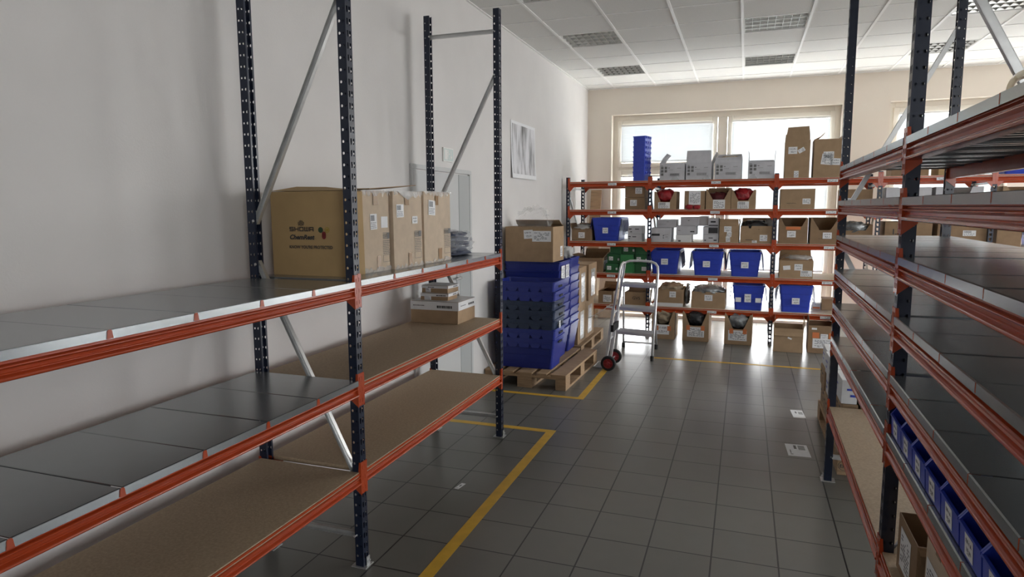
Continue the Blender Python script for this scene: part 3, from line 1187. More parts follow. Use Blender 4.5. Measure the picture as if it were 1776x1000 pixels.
def side_print(t, r, w):
    mb = MB()
    x0, bw = w * .73, w * .25

    def block(a, b, c, d):
        r.rect(mb, x0 + a, b, c, d, .0022, .0026)
    block(0, .163, bw * .62, .003)
    block(0, .192, bw * .62, .003)
    block(bw * .62, .163, bw * .38, .032)
    r.text(mb, '550', x0, .168, .026, bw * .58, bold=.0008, h=.0024)
    rnd = random.Random(int(w * 100))
    for i in range(8):
        a = 0.0
        while a < bw * .9:
            c = bw * rnd.uniform(.1, .3)
            block(a, .088 + i * .009, min(c, bw - a), .0035)
            a += c + .004
    for a, b, c, d in ((0, .045, bw, .002), (0, .080, bw, .002), (0, .045, .002, .036), (bw - .002, .045, .002, .036)):
        block(a, b, c, d)
    mb.build('print', M['greyink'], t)
    for a, b, c, d in ((w * .40, .335, .040, .055), (w * .50, .015, w * .13, .065)):
        mb = MB()
        r.rect(mb, a, b, c, d, .0022, .0028)
        mb.build('packing_tape', M['tape'], t)


def film_edge(t, d, h, hw):
    """torn shiny wrap along the top and bottom edge of the face looking to the aisle"""
    rnd = random.Random(int(d * 1000))
    nseg = 22
    for z0, amp, sgn in ((h + .004, .038, -1), (.001, .030, 1)):
        mb = MB()
        hs = [amp * rnd.uniform(.2, 1) for _ in range(nseg + 1)]
        xs = [rnd.uniform(0, .005) for _ in range(nseg + 1)]
        x = hw + .0040
        for k in range(nseg):
            y0, y1 = d * k / nseg, d * (k + 1) / nseg
            mb.add([(x, y0, z0), (x, y1, z0), (x + .002 + xs[k + 1], y1, z0 + sgn * hs[k + 1]), (x + .002 + xs[k], y0, z0 + sgn * hs[k])], [(0, 1, 2, 3)])
        mb.build('plastic_wrap', M['wrap'], t)


GPALE = 'pale cartons on the top shelf'


def side_only(w):
    def fn(t, F):
        side_print(t, F['r'], w)
    return fn


t = carton('carton', 'tan carton printed with black lettering and three round badges behind the navy upright', 'box', -1.951, 2.632, Z3, .424, .150, .400, R(-1), 'card_tan', extra=showa)
mb = MB().add([(-.212, .0, .402), (.212, .0, .402), (.212, .15, .404), (-.212, .15, .404), (-.10, .06, .424), (.06, .07, .421)],
              [(0, 1, 5, 4), (1, 2, 5), (2, 3, 4, 5), (3, 0, 4), (3, 2, 1, 0)])
mb.build('flap', M['card_tan'], t)
t = carton('carton', 'pale carton with two labels, first of three, right behind the lettered carton', 'box', -1.958, 2.795, Z3, .42, .236, .404, R(-3), 'card_light',
           labels=(('r', .067, .213, .058, .077, 'bars', .03), ('r', .160, .220, .060, .057, 'plain')), extra=side_only(.236), group=GPALE)
film_edge(t, .236, .404, .21)
t = carton('carton', 'pale carton with shiny torn wrap along its top, middle one of three', 'box', -1.925, 3.040, Z3, .42, .290, .405, R(-3), 'card_light',
           labels=(('r', .030, .270, .070, .068, 'bars', .02), ('r', .185, .235, .055, .040, 'hand')), extra=side_only(.280), group=GPALE)
film_edge(t, .290, .405, .21)
mb = MB().prism([(.2135, .05, .404), (.2135, .26, .404), (.2145, .22, .372), (.2145, .19, .383), (.2145, .14, .362), (.2145, .09, .380)], (.0006, 0, 0))
mb.build('plastic_wrap', M['wrap'], t)
mb = MB().add([(-.21, -.28, .408), (.205, -.20, .412), (.205, .24, .440), (-.05, .26, .424), (-.21, .05, .412),
               (-.21, -.28, .412), (.205, -.20, .416), (.205, .24, .444), (-.05, .26, .428), (-.21, .05, .416)],
              [(4, 3, 2, 1, 0), (5, 6, 7, 8, 9), (0, 1, 6, 5), (1, 2, 7, 6), (2, 3, 8, 7), (3, 4, 9, 8), (4, 0, 5, 9)])
mb.build('flap', M['card'], t)
t = carton('carton', 'pale carton beside the bagged clothing, last of three', 'box', -1.925, 3.375, Z3, .42, .355, .412, 0, 'card_light',
           labels=(('r', .055, .280, .085, .085, 'bars', -.06),), extra=side_only(.355), group=GPALE)
film_edge(t, .355, .412, .21)

# bagged folded clothing
t = thing('clothing_bag', 'clear bag of folded dark blue clothing on the top shelf', 'bag', (-1.90, 4.06, Z3), R(6))
for k, (w, dd) in enumerate(((.14, .205), (.145, .21), (.14, .205), (.137, .20), (.125, .185))):
    mb = MB()
    blob(mb, (.006 * (-1) ** k, .01 * (k % 2), .019 + k * .030), (w * .95, dd * .95, .0185), 30 + k, 14, .24, 3.0)
    mb.build('folded_garment', M['navycloth'], t, smooth=True)
mb = MB()
blob(mb, (0, .015, .085), (.150, .232, .086), 41, 26, .20, 3.6, zmin=.001)
mb.build('plastic_bag', M['bagfilm'], t, smooth=True)

# middle shelf: one big and two flat cartons with white printed lids
Z2 = .8805


def white_band(w, d, h, band, txts):
    def fn(t, F):
        mb = MB()
        hw = w / 2
        F['f'].rect(mb, 0, h - band, w, band, .0022, .0032)
        F['r'].rect(mb, 0, h - band, d, band, .0022, .0032)
        F['t'].rect(mb, -.002, -.002, w + .004, d + .002, .0004, .0016)
        mb.build('white_lid_print', M['card_white'], t)
        mb = MB()
        for fc, a, b, ww, hh in txts:
            F[fc].rect(mb, a, b, ww, hh, .0034, .0038)
        mb.build('print', M['ink'], t)
    return fn


def dashes(fc, a, b, n, ww, hh, gap):
    return [(fc, a + i * (ww + gap), b, ww * (.8 if i % 3 else 1), hh) for i in range(n)]


carton('carton', 'flat wide brown carton with white printed top band on the chipboard shelf', 'box', -1.985, 4.03, Z2, .355, .30, .150, 0, 'card',
       extra=white_band(.355, .30, .150, .058, dashes('f', .20, .107, 9, .011, .018, .002) + dashes('f', .02, .118, 8, .008, .006, .003) +
                        dashes('r', .04, .118, 8, .008, .005, .003) + dashes('r', .17, .112, 8, .010, .014, .003)))
carton('carton', 'small flat carton lying directly on the wide white-banded carton', 'box', -2.0, 4.065, Z2 + .1525, .205, .165, .048, R(2), 'card',
       extra=white_band(.205, .165, .048, .020, dashes('f', .12, .032, 7, .008, .008, .002) + dashes('r', .08, .032, 6, .008, .008, .003)),
       labels=(('f', .03, .004, .05, .04, 'bars'),))
carton('carton', 'small flat carton on top of the little pile of three', 'box', -2.0, 4.075, Z2 + .2035, .20, .165, .050, R(-2), 'card',
       extra=white_band(.20, .165, .050, .018, dashes('f', .05, .036, 5, .008, .006, .002) + dashes('r', .08, .036, 6, .008, .008, .003)),
       labels=(('f', .03, .004, .04, .028, 'bars'),))


# ------------------------------------------------------------------ plastic crates
def rring(hx, hy, r, z):
    pts = []
    for sx, sy, a0 in ((1, 1, 0), (-1, 1, 90), (-1, -1, 180), (1, -1, 270)):
        for k in range(4):
            a = R(a0 + 30 * k)
            pts.append((sx * (hx - r) + r * cos(a), sy * (hy - r) + r * sin(a), z))
    return pts


def crate_body(w, d, h, taper=.024):
    """open tub w (x) by d (y); flared walls with horizontal ribs and a rim"""
    hx, hy = w / 2 - .012, d / 2 - .012
    rings = []
    for z, e in ((0, 0), (.20, .0), (.205, .004), (.44, .004), (.445, .008), (.66, .008), (.665, .017), (.93, .017), (.935, .026), (1.0, .026)):
        s = taper * (1 - z)
        rings.append(rring(hx - s + e * .5 - .004, hy - s + e * .5 - .004, .022, z * h))
    th = .0045
    for z in (1.0, .9, .5, .04):
        s = taper * (1 - z)
        rings.append(rring(hx - s - th - .002, hy - s - th - .002, .02, z * h))
    return MB().loft(rings, (True, True))


def lid_mesh(L, drop, s, teeth=5, tilt=.10):
    """half lid hanging along y from the rim, finger teeth at its free edge; s = side sign"""
    pts = []
    n = teeth * 2
    hl = L / 2
    pts.append((hl, 0))
    pts.append((-hl, 0))
    seq = []
    for k in range(n):
        y0, y1 = -hl + L * k / n, -hl + L * (k + 1) / n
        dd = drop if k % 2 == 0 else drop * .78
        seq += [(y0 + .004, dd), (y1 - .004, dd)]
    pts += seq
    p3 = [(s * (.004 + q[1] * tilt), q[0], -q[1]) for q in pts]
    mb = MB().prism(p3, (s * .005, 0, 0))
    for k in range(1, n):
        y = -hl + L * k / n
        mb.obox((s * (.010 + .02 * tilt), y - .003, -.02), (s * .004, 0, 0), (0, .006, 0), (s * tilt * drop * .7, 0, -drop * .72))
    return mb


def crate(label, x, y, z, w=.385, d=.56, h=.300, rz=0.0, labels=(), lids=True, group='blue lidded crates on the window rack', body='blue', drop=.21):
    t = thing('plastic_crate', label, 'crate', (x, y + d / 2 if not rz else y, z), rz, group)
    crate_body(w, d, h).build('crate_body', M[body], t, bevel=.0015)
    if lids:
        for s in (-1, 1):
            lid_mesh(d * .9, drop, s).build('lid', M['bluelid'], t, loc=(s * (w / 2 - .004), 0, h - .012))
    F = Face((-w / 2, -d / 2 - .003, 0), (1, 0, 0), (0, 0, 1), (0, -1, 0))
    for i, (a, b, lw, lh, st) in enumerate(labels):
        q = label_part(t, F, a, b, lw, lh, st, seed=i)
    return t


def by(x):          # front line of the window rack at x
    return BYY + BT * x


L1, L2, L3, L4, L5 = 1.992, 1.632, 1.225, .815, .405
rzb = math.atan(BT)

crate('blue crate on the third shelf, beside the open brown carton and grey boxes', -1.70, by(-1.70) + .045, L3 + .001, w=.39, labels=((.15, .10, .072, .072, 'hand'),))
crate('blue crate right of the aluminium ladder hoop, first of three in a row', -.945, by(-.945) + .072, L4 + .001, labels=((.15, .12, .085, .075, 'hand'),))
crate('blue crate in the middle of the row of three', -.42, by(-.42) + .03, L4 + .001, labels=((.14, .105, .085, .075, 'hand'),))
crate('blue crate, last in the row of three beside the upright', .018, by(.018) + .03, L4 + .001, labels=((.15, .105, .085, .075, 'hand'),))
crate('blue crate with three white labels on the lowest shelf', .072, by(.072) + .03, L5 + .001, h=.305,
      labels=((.15, .10, .075, .10, 'hand'), (.045, .10, .065, .055, 'plain'), (.275, .10, .065, .055, 'plain')))
crate('blue crate with one white label on the lowest shelf above an open carton', .605, by(.605) + .03, L5 + .001, h=.325, labels=((.15, .10, .085, .075, 'hand'),))

# ------------------------------------------------------------------ window rack, top shelf
def grey_print(*ab):
    """warning squares and lines as on the grey cartons"""
    def fn(t, F):
        mb = MB()
        f = F['f']
        for i, (a, b) in enumerate(((.018, .135), (.062, .135), (.018, .095), (.062, .095), (.018, .055))):
            f.rect(mb, a, b, .030, .030, .0022, .0026)
        f.rect(mb, .018, .172, .024, .006, .0022, .0026)
        f.rect(mb, .105, .145, .020, .008, .0022, .0026)
        for k in range(5):
            f.rect(mb, .108 + k * .012, .122, .008, .004, .0022, .0026)
        for k in range(4):
            f.rect(mb, .215 + k * .012, .142, .009, .005, .0022, .0026)
        for k in range(9):
            f.rect(mb, .13 + k * .013, .055, .006, .022, .0022, .0026)
        f.rect(mb, .13, .050, .12, .002, .0022, .0026)
        f.rect(mb, .13, .080, .12, .002, .0022, .0026)
        mb.build('print', M['greyink'], t)
        if ab:
            mb = MB()
            mb.prism([f.p(ab[0], .003, .003), f.p(ab[0] + .10, .003, .003), f.p(ab[0] + .07, .05, .003), f.p(ab[0] + .02, .03, .003)], f.n * .001)
            mb.build('plastic_wrap', M['wrap'], t)
    return fn


GT = 'grey printed cartons on the top shelf'
carton('carton', 'grey printed carton with a raised side flap beside the blue bin stack', 'box', -.875, by(-.875) + .03, L1 + .001, .305, .40, .205, rzb, 'card_grey', 'open',
       flaps=(('l', -35, .15), ('b', 75, .15)), extra=grey_print(.14), group=GT)
carton('carton', 'grey printed carton with its plain front flap standing straight up', 'box', -.557, by(-.557) + .025, L1 + .001, .300, .40, .205, rzb, 'card_grey', 'open',
       flaps=(('f', -2, .145), ('r', 25, .14)), extra=grey_print(.19), group=GT)
t = carton('carton', 'open grey carton with crumpled brown paper sticking out', 'box', -.216, by(-.216) + .02, L1 + .001, .305, .40, .200, rzb, 'card_grey', 'open',
           flaps=(('f', -4, .060), ('r', -3, .09), ('b', -5, .12)), extra=grey_print(), group=GT)
paper = MB()
blob(paper, (0, .2, .20), (.135, .17, .075), 5, 14, .3, 3)
tag(paper.build('packing_paper', M['paperbag'], None, loc=(-.216, by(-.216) + .02, L1 + .001)),
    'crumpled brown packing paper rising from an open grey carton', 'packing paper')
carton('carton', 'grey printed carton with its brown inside showing beside the tall cartons', 'box', .161, by(.161) + .02, L1 + .001, .296, .40, .198, rzb, 'card_grey', 'open',
       flaps=(('l', 2, .13), ('r', 3, .13), ('b', -10, .04)), extra=grey_print(.005), group=GT)
GB = 'tall brown cartons on the top shelf'


def tall_flap(t, F):
    MB().prism([(-.128, .003, .432), (.128, .003, .432), (.124, .003, .50), (.112, .003, .585), (-.112, .003, .578), (-.124, .003, .50)], (0, .004, 0)).build('flap', M['card'], t)


carton('carton', 'tallest brown carton with tapered flap up and a slanted label', 'box', .547, by(.547) + .02, L1 + .001, .268, .33, .430, rzb, 'card', 'open', flaps=(('b', 5, .1),),
       labels=(('f', .035, .275, .095, .080, 'hand'), ('f', .155, .275, .075, .045, 'lines', .55), ('f', .105, .005, .05, .075, 'lines')), extra=tall_flap, group=GB)
carton('carton', 'tall brown carton covered with three overlapping white labels', 'box', .863, by(.863) + .02, L1 + .001, .284, .33, .432, rzb, 'card', 'open',
       flaps=(('l', -55, .13), ('r', 3, .03)),
       labels=(('f', .075, .15, .12, .12, 'lines', -.12), ('f', .10, .215, .11, .075, 'lines'), ('f', .175, .14, .10, .075, 'hand', -.06)), group=GB)
# nested blue bins
proto = thing('storage_bin', 'lowest blue bin of the tall nested stack on the window rack', 'storage bin', (-1.262, by(-1.26) + .12, L1 + .001), R(-13), 'stacked blue bins on the window rack')
hx, hy, hh = .080, .11, .115
mb = MB()
rings = [rring(hx - .006, hy - .006, .01, 0), rring(hx, hy, .012, hh - .012), rring(hx + .004, hy + .004, .012, hh - .012), rring(hx + .004, hy + .004, .012, hh),
         rring(hx - .004, hy - .004, .010, hh), rring(hx - .008, hy - .008, .009, .05)]
mb.loft(rings)
mb.build('bin_body', M['blue'], proto)
for k in range(3):
    MB().box(hx + .003, hx + .012, -.085 + k * .065, -.050 + k * .065, hh - .03, hh - .002).build('grip', M['blue'], proto)
NB = 8
words = ['second', 'third', 'fourth', 'fifth', 'sixth', 'seventh']
for k in range(1, NB):
    lab = ('topmost' if k == NB - 1 else words[k - 1] + ' from the bottom') + ' of the tall nested stack of blue bins'
    dup(proto, (-1.262, by(-1.26) + .12, L1 + .001 + k * .0625), None, 'blue bin, ' + lab)

# ------------------------------------------------------------------ second shelf
GC = 'brown cartons on the second shelf'
carton('carton', 'brown labelled carton, lower of the two stacked by the upright', 'box', -1.332, by(-1.332) + .05, L2 + .001, .25, .36, .150, rzb, 'card_dark',
       labels=(('f', .065, .045, .085, .075, 'lines'),), group=GC)
carton('carton', 'brown labelled carton, upper of the two stacked by the upright', 'box', -1.334, by(-1.334) + .05, L2 + .1535, .248, .36, .135, rzb, 'card_dark',
       labels=(('f', .13, .045, .085, .075, 'lines'),), group=GC)


def contents(name, label, cat, x, y, z, r, mt, seed, rough=.3, freq=3.2):
    mb = MB()
    blob(mb, (0, 0, 0), r, seed, 14, rough, freq)
    return tag(mb.build(name, M[mt], None, smooth=True, loc=(x, y, z), rot=(0, 0, rzb)), label, cat)


carton('carton', 'brown carton overflowing with red, first on the left of the second shelf', 'box', -.951, by(-.951) + .03, L2 + .001, .27, .36, .222, rzb, 'card', 'open',
       notch=(.225, .11, .13), labels=(('f', .05, .012, .145, .075, 'bars'),), group=GC)
contents('red_bag', 'red plastic bag bulging from the first notched carton', 'bag', -.951, by(-.951) + .165, L2 + .17, (.118, .150, .082), 'redbag', 3, .18)
carton('carton', 'brown carton with one big white label over most of its front', 'box', -.595, by(-.595) + .03, L2 + .001, .247, .36, .225, rzb, 'card',
       labels=(('f', .055, .055, .14, .165, 'lines'),), group=GC)
contents('red_glove', 'red knotted glove lying in front of the big white label', 'glove', -.655, by(-.595) + .012, L2 + .030, (.042, .014, .026), 'redbag', 8, .3)
contents('red_glove', 'red crumpled glove lying beside the knotted one', 'glove', -.565, by(-.595) + .012, L2 + .027, (.040, .014, .024), 'redbag', 9, .3)
carton('carton', 'notched brown carton with dark red contents deep inside', 'box', -.316, by(-.316) + .025, L2 + .001, .29, .36, .242, rzb, 'card', 'open',
       notch=(.262, .13, .125), flaps=(('b', 0, .02),), labels=(('f', .085, .004, .14, .11, 'lines'),), group=GC)
contents('red_bag', 'dark red bag deep inside the notched carton', 'bag', -.316, by(-.316) + .18, L2 + .125, (.125, .14, .080), 'darkred', 4, .2)
carton('carton', 'notched brown carton with bright red bag, beside the upright', 'box', -.028, by(-.028) + .025, L2 + .001, .278, .36, .228, rzb, 'card', 'open',
       notch=(.24, .11, .125), labels=(('f', .075, .006, .13, .085, 'bars'),), group=GC)
contents('red_bag', 'bright red bag spilling from the notched carton next to the upright', 'bag', -.028, by(-.028) + .165, L2 + .17, (.115, .150, .082), 'redbag', 6, .2)
carton('carton', 'plain wide brown carton alone in the bay under the tall cartons', 'box', .572, by(.572) + .03, L2 + .001, .373, .40, .233, rzb, 'card', tape=False,
       labels=(('f', .24, .055, .085, .065, 'lines'),), extra=printed(('rect', 'f', .07, .065, .10, .004)), group=GC)

# ------------------------------------------------------------------ third shelf
GD = 'cartons on the third shelf'
carton('carton', 'open brown carton leaning plastic out, at the rack end by the wall', 'box', -2.025, by(-2.025) + .035, L3 + .001, .262, .36, .145, rzb, 'card_dark', 'open',
       flaps=(('l', 25, .09), ('f', -62, .09), ('b', 10, .08)), labels=(('f', .09, .035, .085, .075, 'hand'),), group=GD)
contents('plastic_bag', 'crumpled milky plastic in the open carton at the rack end', 'plastic bag', -2.02, by(-2.0) + .20, L3 + .150, (.115, .145, .065), 'milky', 12, .3)


def two_tone(*rects):
    def fn(t, F):
        mb = MB()
        for a, b, w, h in rects:
            F['f'].rect(mb, a, b, w, h, .0022, .0026)
        mb.build('print', M['ink'], t)
    return fn


GE = 'small grey boxes on the third shelf'
carton('small_box', 'small grey box under another, just right of the blue crate', 'box', -1.325, by(-1.325) + .04, L3 + .001, .18, .25, .095, rzb, 'card_grey', extra=two_tone((.01, .055, .03, .012), (.06, .055, .05, .010), (.01, .03, .02, .008)), group=GE)
carton('small_box', 'small grey box on top, just right of the blue crate', 'box', -1.322, by(-1.322) + .04, L3 + .098, .178, .25, .098, rzb, 'card_grey', extra=two_tone((.01, .055, .035, .012), (.09, .055, .05, .010), (.03, .02, .02, .01)), group=GE)
carton('small_box', 'biggest grey box with a black name bar beside the upright', 'box', -.992, by(-.992) + .03, L3 + .001, .242, .30, .175, rzb, 'card_grey',
       extra=two_tone((.005, .075, .10, .028), (.145, .085, .05, .004), (.145, .07, .012, .012), (.175, .06, .03, .004), (.145, .045, .012, .012), (.2, .09, .012, .003)), group=GE)
carton('small_box', 'grey box with folded flaps resting on the black-barred grey box', 'box', -.935, by(-.935) + .10, L3 + .1785, .24, .26, .098, rzb, 'card_grey', extra=two_tone((.02, .04, .09, .002), (.12, .07, .03, .003)), group=GE)
carton('small_box', 'white-fronted small box low in the middle of the grey boxes', 'box', -.716, by(-.716) + .04, L3 + .001, .186, .26, .090, rzb, 'card_white', extra=two_tone((.03, .006, .03, .018)), group=GE)
carton('small_box', 'grey box laid across the white-fronted one', 'box', -.69, by(-.69) + .075, L3 + .0935, .238, .26, .110, rzb, 'card_grey', extra=two_tone((.02, .05, .03, .004), (.17, .03, .05, .014)), group=GE)
carton('small_box', 'grey box with tilted lid topmost in the middle pile', 'box', -.65, by(-.65) + .08, L3 + .206, .222, .25, .105, rzb - .06, 'card_grey', extra=two_tone((.09, .06, .02, .006)), group=GE)
carton('small_box', 'silver box with dark print at the bottom by the brown carton', 'box', -.392, by(-.392) + .05, L3 + .001, .186, .28, .098, rzb, 'card_grey', extra=two_tone((.07, .05, .05, .010), (.02, .02, .02, .012), (.13, .02, .035, .014)), group=GE)
carton('small_box', 'box with black panel resting on the silver box', 'box', -.392, by(-.392) + .05, L3 + .1015, .184, .28, .090, rzb, 'card_grey', extra=two_tone((.065, .012, .11, .07)), group=GE)
carton('small_box', 'dark small box topmost above the black-panel box', 'box', -.365, by(-.365) + .06, L3 + .194, .125, .25, .105, rzb, 'card_grey', extra=two_tone((.01, .01, .11, .012), (.03, .05, .06, .02)), group=GE)
carton('small_box', 'plain white box between the grey pile and the dark box', 'box', -.485, by(-.485) + .14, L3 + .201, .105, .2, .118, rzb, 'card_white', group=GE)
carton('carton', 'narrow tall brown carton with a strip of small labels', 'box', -.178, by(-.178) + .03, L3 + .001, .225, .36, .205, rzb, 'card', 'open', flaps=(('f', -3, .085), ('l', -2, .08), ('r', 0, .08)),
       labels=(('f', .055, .13, .085, .07, 'hand'), ('f', .085, .075, .055, .06, 'lines', -.1), ('f', .08, .01, .05, .065, 'lines', .06)), group=GD)
carton('carton', 'wide brown carton filled with dark bags and one white label', 'box', .133, by(.133) + .03, L3 + .001, .358, .40, .205, rzb, 'card', 'open', flaps=(('b', -5, .09),),
       labels=(('f', .22, .025, .085, .075, 'lines'), ('f', .135, .004, .055, .028, 'bars')), extra=printed(('rect', 'f', .06, .035, .085, .006)), group=GD)
contents('black_bag', 'dark shiny bags heaped in the wide brown carton', 'bag', .115, by(.133) + .2, L3 + .205, (.15, .16, .068), 'blackbag', 14, .25)
contents('plastic_bag', 'white plastic bag poking out right of the dark bags', 'plastic bag', .285, by(.285) + .27, L3 + .235, (.055, .09, .060), 'milky', 15, .3)
carton('carton', 'notched brown carton with orange print, left of a pair', 'box', .541, by(.541) + .03, L3 + .001, .312, .42, .300, rzb, 'card_dark', 'open', notch=(.272, .185, .095),
       labels=(('f', .09, .075, .095, .075, 'hand'),), extra=lambda t, F: [F['f'].rect(q, .075, .165, .16, .035, .0022, .0026) or q.build('orange_print', M['orange_card'], t) for q in [MB()]], group=GD)
carton('carton', 'notched brown carton with torn top, right of a pair', 'box', .878, by(.878) + .03, L3 + .001, .308, .42, .302, rzb, 'card_dark', 'open', notch=(.276, .115, .140),
       labels=(('f', .135, .06, .095, .075, 'hand'),), extra=printed(('rect', 'f', .09, .06, .16, .003)), group=GD)

# ------------------------------------------------------------------ fourth shelf
carton('carton', 'wide open brown carton with flap up behind the pale cartons', 'box', -1.905, by(-1.905) + .03, L4 + .001, .345, .42, .185, rzb, 'card_dark', 'open',
       flaps=(('b', 10, .1), ('r', 40, .10), ('l', 70, .1)), labels=(('f', .025, .05, .11, .085, 'hand'), ('r', .05, .03, .25, .12, 'lines')), group='cartons on the lower shelves')
GG = 'green shoebox cartons'


def green(label, x, z, mt, w=.168, y=.05, lab=True, h=.118, big=False):
    carton('green_box', label, 'box', x, by(x) + y, z, w, .30, h, rzb, mt,
           labels=((('f', .085 if big else .02, .035, .055 if not big else .06, .050, 'hand' if big else 'lines'), ('f', .135, .035, .022, .028, 'lines')) if lab else ()), group=GG)


z0 = L4 + .001
green('green box, bottom row, left end under the bright one', -1.616, z0, 'card_green')
green('plain bright green box in the bottom row behind the ladder hoop', -1.42, z0, 'card_lime', .200, lab=False)
green('green box with handwritten label, bottom row right end', -1.235, z0, 'card_green', .160, big=True)
z1_ = L4 + .1215
green('green box half hidden at the left of the middle row', -1.60, z1_, 'card_green', y=.085)
green('brightest plain green box in the middle row', -1.455, z1_, 'card_lime', .165, y=.03, lab=False) if False else None
green('bright plain green box standing forward in the middle row', -1.425, z1_, 'card_lime', .172, y=.055, lab=False)
green('green box at the right of the middle row', -1.245, z1_, 'card_green', .160, y=.10)
z2_ = L4 + .242
green('green box, top row, left of three', -1.575, z2_, 'card_green', .150, y=.09, lab=False)
green('green box, top row, middle one with white label', -1.41, z2_, 'card_green', .160, y=.09)
green('green box, top row, right of three', -1.245, z2_, 'card_green', .150, y=.09, lab=False)
carton('carton', 'brown carton with three stickers and open flaps, alone by the blind', 'box', .592, by(.592) + .03, L4 + .001, .37, .40, .210, rzb, 'card', 'open',
       flaps=(('b', 15, .11), ('l', -60, .12), ('f', -80, .12)),
       labels=(('f', .045, .095, .08, .05, 'plain', .10), ('f', .165, .095, .09, .075, 'hand'), ('f', .235, .025, .125, .07, 'bars')), group='cartons on the lower shelves')
contents('plastic_bag', 'clear plastic bag lying over the three-sticker carton', 'plastic bag', .62, by(.6) + .22, L4 + .235, (.15, .14, .03), 'milky', 18, .3)

# ------------------------------------------------------------------ fifth shelf
carton('carton', 'small brown carton with a pale label behind the hand truck', 'box', -1.69, by(-1.69) + .04, L5 + .001, .20, .34, .165, rzb, 'card_dark', 'open',
       flaps=(('l', -70, .10), ('b', 30, .1), ('r', 60, .12)), labels=(('f', .065, .02, .11, .095, 'lines'),), group='cartons on the lower shelves')
carton('carton', 'brown carton with black letters on its front behind the ladder', 'box', -1.295, by(-1.295) + .04, L5 + .001, .29, .34, .165, rzb, 'card', extra=printed(('text', 'f', 'GVS', .10, .07, .055, .10)), group='cartons on the lower shelves')
carton('carton', 'smaller brown carton lying on the lettered one behind the ladder', 'box', -1.278, by(-1.278) + .10, L5 + .169, .235, .24, .092, rzb, 'card_dark', group='cartons on the lower shelves')
carton('carton', 'brown carton on a white strip with crumpled paper on top', 'box', -.862, by(-.862) + .03, L5 + .001, .325, .40, .225, rzb, 'card', 'open',
       labels=(('f', .155, .12, .08, .075, 'hand'),), extra=lambda t, F: [F['f'].rect(q, .0, .003, .325, .045, .0022, .0030) or q.build('white_strip', M['card_white'], t) for q in [MB()]], group='cartons on the lower shelves')
contents('paper_wrap', 'crumpled brown paper bulging over the white-stripped carton', 'packing paper', -.865, by(-.862) + .2, L5 + .235, (.145, .17, .055), 'paperbag', 20, .3)
contents('plastic_bag', 'grey film hanging behind the white-stripped carton', 'plastic bag', -.66, by(-.7) + .28, L5 + .15, (.03, .13, .13), 'silverbag', 21, .25)
carton('carton', 'wide brown carton heaped with grey plastic beside the blue crate', 'box', -.398, by(-.398) + .03, L5 + .001, .405, .40, .205, rzb, 'card', 'open',
       labels=(('f', .16, .095, .095, .075, 'hand'),), group='cartons on the lower shelves')
contents('plastic_bag', 'grey plastic bags heaped on the wide carton', 'plastic bag', -.39, by(-.398) + .2, L5 + .215, (.185, .17, .062), 'silverbag', 22, .3)
carton('carton', 'small plain brown carton at the far end beside the navy upright', 'box', .99, by(.99) + .35, L5 + .001, .14, .20, .14, rzb, 'card', group='cartons on the lower shelves')
carton('small_box', 'little white box with coloured stripe near the blue crate', 'box', .865, by(.865) + .38, L5 + .001, .10, .14, .075, rzb, 'card_white',
       extra=lambda t, F: [F['f'].rect(q, .01, .01, .08, .022, .0022, .0026) or q.build('stripe', M['orange_card'], t) for q in [MB()]])

# ------------------------------------------------------------------ cartons on the floor under the window rack
GF = 'cartons standing on the floor'


def orange_corners(w, h, dep, tw, bw):
    def fn(t, F):
        for a in (w / 2 - bw / 2 - .04, w / 2 + bw / 2 - .005):
            mb = MB()
            F['f'].rect(mb, a, h - dep - .055, .045, .06, .0022, .0026)
            mb.build('orange_print', M['orange_card'], t)
    return fn


carton('carton', 'notched floor carton with brown paper, just right of the ladder', 'box', -.93, 8.385, .001, .285, .40, .355, R(-1), 'card', 'open', notch=(.24, .12, .19),
       labels=(('f', .03, .06, .19, .125, 'hand'),), extra=orange_corners(.285, .355, .19, .24, .12), group=GF)
contents('paper_wrap', 'brown paper wrapping in the notched floor carton by the ladder', 'packing paper', -.93, 8.55, .265, (.118, .155, .085), 'paperbag', 24, .3)
carton('carton', 'notched floor carton with a round black bag bulging out', 'box', -.532, 8.36, .001, .318, .40, .365, R(-2), 'card', 'open', notch=(.27, .14, .17),
       labels=(('f', .06, .055, .205, .125, 'lines'),), extra=orange_corners(.318, .365, .17, .27, .14), group=GF)
contents('black_bag', 'black plastic bag bulging from the floor carton', 'bag', -.532, 8.52, .275, (.125, .162, .095), 'blackbag', 25, .12)
carton('carton', 'notched floor carton with a crinkled silver bag', 'box', -.03, 8.31, .001, .316, .40, .37, R(-2), 'card', 'open', notch=(.27, .12, .18),
       labels=(('f', .045, .05, .215, .125, 'lines'),), extra=orange_corners(.316, .37, .18, .27, .12), group=GF)
contents('plastic_bag', 'silver crinkled bag inside the floor carton', 'plastic bag', -.03, 8.475, .275, (.125, .16, .085), 'silverbag', 26, .25)
carton('carton', 'open empty floor carton with its front flap folded down', 'box', .517, 8.05, .001, .317, .38, .275, R(-3), 'card', 'open', flaps=(('f', 172, .085), ('l', -4, .1), ('r', 4, .1)), group=GF,
       labels=(('f', .15, .165, .045, .018, 'plain', -.4),))
carton('carton', 'open floor carton with orange patches and white sheets, beside the navy upright', 'box', .862, 8.10, .001, .268, .38, .318, R(-2), 'card_dark', 'open', flaps=(('l', -3, .08), ('r', 3, .08)),
       labels=(('f', .05, .06, .205, .11, 'lines'), ('f', .13, .17, .075, .055, 'hand'), ('f', .035, .27, .055, .022, 'plain')),
       extra=lambda t, F: [(F['f'].rect(q, a, .175, b, .065, .0022, .0026), q.build('orange_print', M['orange_card'], t)) for q, a, b in ((MB(), .045, .07), (MB(), .215, .045))], group=GF)

